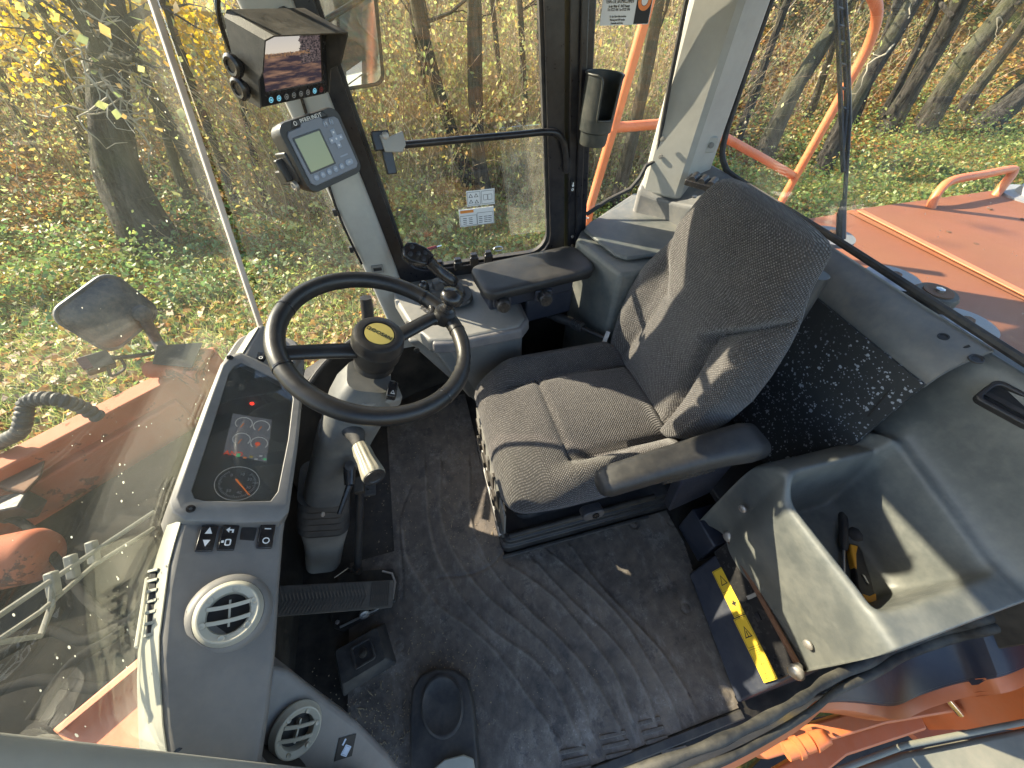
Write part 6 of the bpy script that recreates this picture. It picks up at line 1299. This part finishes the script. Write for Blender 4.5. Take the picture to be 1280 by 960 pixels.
# --- trees
M['deadtwig'] = plastic('pale_dead_twig', (.34, .30, .22), .8, 0, 100, .1)
def limb(mb, a, d, L, r_, seg=5, wig=.22, n=6):
    pts = [Vector(a)]; d = Vector(d).normalized(); rs = [r_]
    for k in range(seg):
        d = (d+Vector((random.gauss(0, wig), random.gauss(0, wig), random.gauss(0, wig)))).normalized(); pts.append(pts[-1]+d*L/seg); rs.append(r_*(1-(k+1)/seg*.8))
    mb.tube(pts, rs, n); return pts
def tree(px0, py0, px1, py1, wpx, label, cat='tree', y_=None, yellow=0, tang=0, grp='trees of the wood beyond the track', top_extra=3.5):
    d = ray(px0, py0); t_ = .001
    while True:                                     # walk the sight line to the ground
        q = EYE+d*t_
        if q.z < float(gh(q.x, q.y)) or t_ > .2: break
        t_ += .00004
    base = q; depth = (base-EYE).dot(_F); r_ = wpx/2*depth/480
    top = PY(px1, py1, base.y+random.uniform(-.3, .3)); ax_ = top-base
    tr = thing('tree', label, cat, base, grp)
    full = base+ax_*((ax_.length+top_extra)/ax_.length); P_ = []; NS = 16
    ph = random.uniform(0, 6)
    for k in range(NS+1):
        s_ = k/NS; P_.append(base.lerp(full, s_)+Vector((math.sin(s_*5+ph), math.cos(s_*4+ph), 0))*r_*.8+Vector((math.sin(s_*11+ph*2), 0, 0))*r_*.3)
    P_[0] = P_[0]-Vector((0, 0, .3)); na = 18; loops = []
    for k, c in enumerate(P_):
        s_ = k/NS; rr_ = r_*(1.0-.55*s_)*(1+.55*math.exp(-s_*18)); loops.append([c+Vector((math.cos(2*math.pi*i/na), math.sin(2*math.pi*i/na), 0))*rr_*(1+.10*math.sin(i*2.1+ph+s_*9)+.06*math.sin(i*5.3+s_*31)) for i in range(na)])
    obj('trunk', MB().loft(loops), M['bark'], tr, smooth=60)
    mb = MB(); tips = []
    for k in range(9):
        s_ = random.uniform(.35, 1.0); a = base.lerp(full, s_); dv = Vector((random.gauss(0, 1), random.gauss(0, 1), random.uniform(.2, 1.2))); pts = limb(mb, a, dv, random.uniform(1.0, 2.6)*(1.2-s_*.4), r_*.28*(1.1-s_*.6))
        for j in range(4): tips.append(limb(mb, random.choice(pts[1:]), dv+Vector((random.gauss(0, .8), random.gauss(0, .8), random.gauss(.2, .5))), random.uniform(.4, 1.1), r_*.07+.003, 4, .3, 4)[-1])
    obj('limbs', mb, M['bark'], tr, smooth=60); mb = MB()
    for k in range(tang):                                # dead tangled twigs low on the trunk
        s_ = random.uniform(.28, .56); a = base.lerp(full, s_); limb(mb, a, (random.gauss(0, 1), random.gauss(-.4, 1), random.gauss(-.1, .6)), random.uniform(.5, 1.5), random.uniform(.010, .022), 9, .6, 4)
    if tang: obj('dead_twigs', mb, M['deadtwig'], tr, smooth=60)
    nl = 900 if yellow else 260
    tp = np.array([list(random.choice(tips)) for _ in range(nl)])+rng.normal(0, .32, (nl, 3)); V_, F_ = leafquads(tp, rng.uniform(.03, .07, nl), aspect=.8)
    c = fastmesh('crown', V_, F_, np.repeat(pal(nl, [(.62, .44, .02), (.52, .34, .03), (.40, .36, .06)] if yellow else YEL[:4], [4, 2, 1] if yellow else [2, 2, 2, 2]), 4, 0), M['leaf'], None, None)
    c.parent = tr; c.location = -base; WL[c.name] = Vector()
    return tr
tree(205, 300, 110, 40, 45, 'thickest dark trunk of the wood with tangled dead twigs left of the windshield seam', tang=60, yellow=0)
tree(264, 258, 128, 30, 13, 'slender grey trunk just right of the thickest trunk', tang=6)
tree(118, 205, 15, 10, 13, 'leaning pale brown trunk left of the thickest trunk', tang=8)
tree(48, 192, -4, 96, 5, 'very thin sapling stem at the left edge of the photo')
tree(236, 250, 160, 60, 9, 'thin trunk close behind the slender grey one near the seam')
tree(592, 246, 524, -10, 15, 'left trunk of the pair seen through the door window')
tree(616, 268, 585, -10, 17, 'right trunk of the pair above the white stickers in the door window')
tree(766, 258, 822, 20, 14, 'pale mossy trunk seen through the quarter window')
tree(958, 198, 1042, 40, 18, 'grey trunk left of the rear wiper')
tree(1028, 220, 1150, -5, 17, 'tall leaning trunk just right of the rear wiper', tang=6)
tree(1120, 168, 1198, 5, 19, 'forked dark trunk in the middle of the orange slope')
tree(1158, 162, 1266, 10, 21, 'darker leaning trunk right of the forked trunk on the slope', tang=8)
tree(1226, 166, 1300, 90, 26, 'darkest thick trunk at the right edge of the photo')
for k_, a_ in enumerate(((660, 232, 648, -10, 7), (632, 205, 612, -10, 6), (560, 215, 508, -10, 7), (676, 190, 672, -10, 6))): tree(*a_, ('slim dark trunk between the paired trunks and the door post', 'slim trunk close right of the paired trunks in the door window', 'slim dark trunk left of the paired trunks in the door window', 'thinnest trunk beside the door post in the door window')[k_])
for k_, a_ in enumerate(((920, 178, 985, -10, 9), (1062, 158, 1128, -20, 9), (1098, 150, 1180, -10, 8), (1196, 140, 1290, 10, 11), (1012, 150, 1062, -20, 8))): tree(*a_, ('slim leaning trunk just right of the rear pillar', 'slim leaning trunk behind the tall leaning trunk', 'thin leaning trunk on the slope left of the forked trunk', 'leaning trunk high on the orange slope near the right edge', 'slim leaning trunk seen just left of the rail bend')[k_])
for k_, a_ in enumerate(((152, 222, 62, 20, 8), (296, 250, 212, 10, 8), (336, 262, 262, -10, 7))): tree(*a_, ('slim dark trunk left of and behind the thickest trunk', 'slim trunk just left of the seam top', 'slim trunk right of the seam below the monitor')[k_])
tree(60, 120, 10, -20, 10, 'distant grey trunk in the top left corner', yellow=1, top_extra=3)
tree(262, 130, 232, -20, 9, 'thin trunk behind the monitor hung with bright yellow maple leaves', yellow=1, top_extra=2)
tree(180, 110, 140, -20, 9, 'thin trunk with yellow leaves behind the thickest trunk', yellow=1, top_extra=2)
# bright yellow maple leaves hanging into view top left
n_ = 1900; cen_ = [np.array(PY(x, y, yy)) for x, y, yy in ((215, 5, 9.4), (250, 40, 9.0), (175, 5, 9.5), (262, 55, 8.6), (10, 70, 9.5), (30, 20, 10))]
i = rng.integers(0, len(cen_), n_); P_ = np.array(cen_)[i]+rng.normal(0, .45, (n_, 3))*np.array([1, 1, .55]); V_, F_ = leafquads(P_, rng.uniform(.025, .055, n_), aspect=.85)
fastmesh('maple_leaves', V_, F_, np.repeat(pal(n_, [(.68, .46, .02), (.56, .36, .02), (.5, .42, .06)], [4, 2, 1]), 4, 0), M['leaf'], 'bright yellow maple leaves hanging in the top left of the wood', 'leaves')
# far wood: one mass of pale stems and foliage closing the view
C, r0 = twigs(2600, (-22, 30), (14, 26), 2, 5, 6, (.015, .07), .22); V_, F_, K_ = twigmesh(C, r0, pal(len(C), [(.20, .17, .13), (.28, .24, .18), (.13, .11, .09)], [2, 2, 2]))
i = rng.integers(0, len(C), 42000); k = rng.integers(1, 7, 42000); lp = C[i, k]+rng.normal(0, .4, (42000, 3)); V2, F2 = leafquads(lp, rng.uniform(.05, .13, 42000))
fastmesh('far_wood', V_, F_, K_, M['twig'], 'mass of thin stems of the far wood up the bank', 'wood')
fastmesh('far_foliage', V2, F2, np.repeat(pal(42000, YEL, [3, 3, 3, 4, 4, 2]), 4, 0), M['leaf'], 'hazy mass of yellow and tan foliage of the far wood', 'foliage')
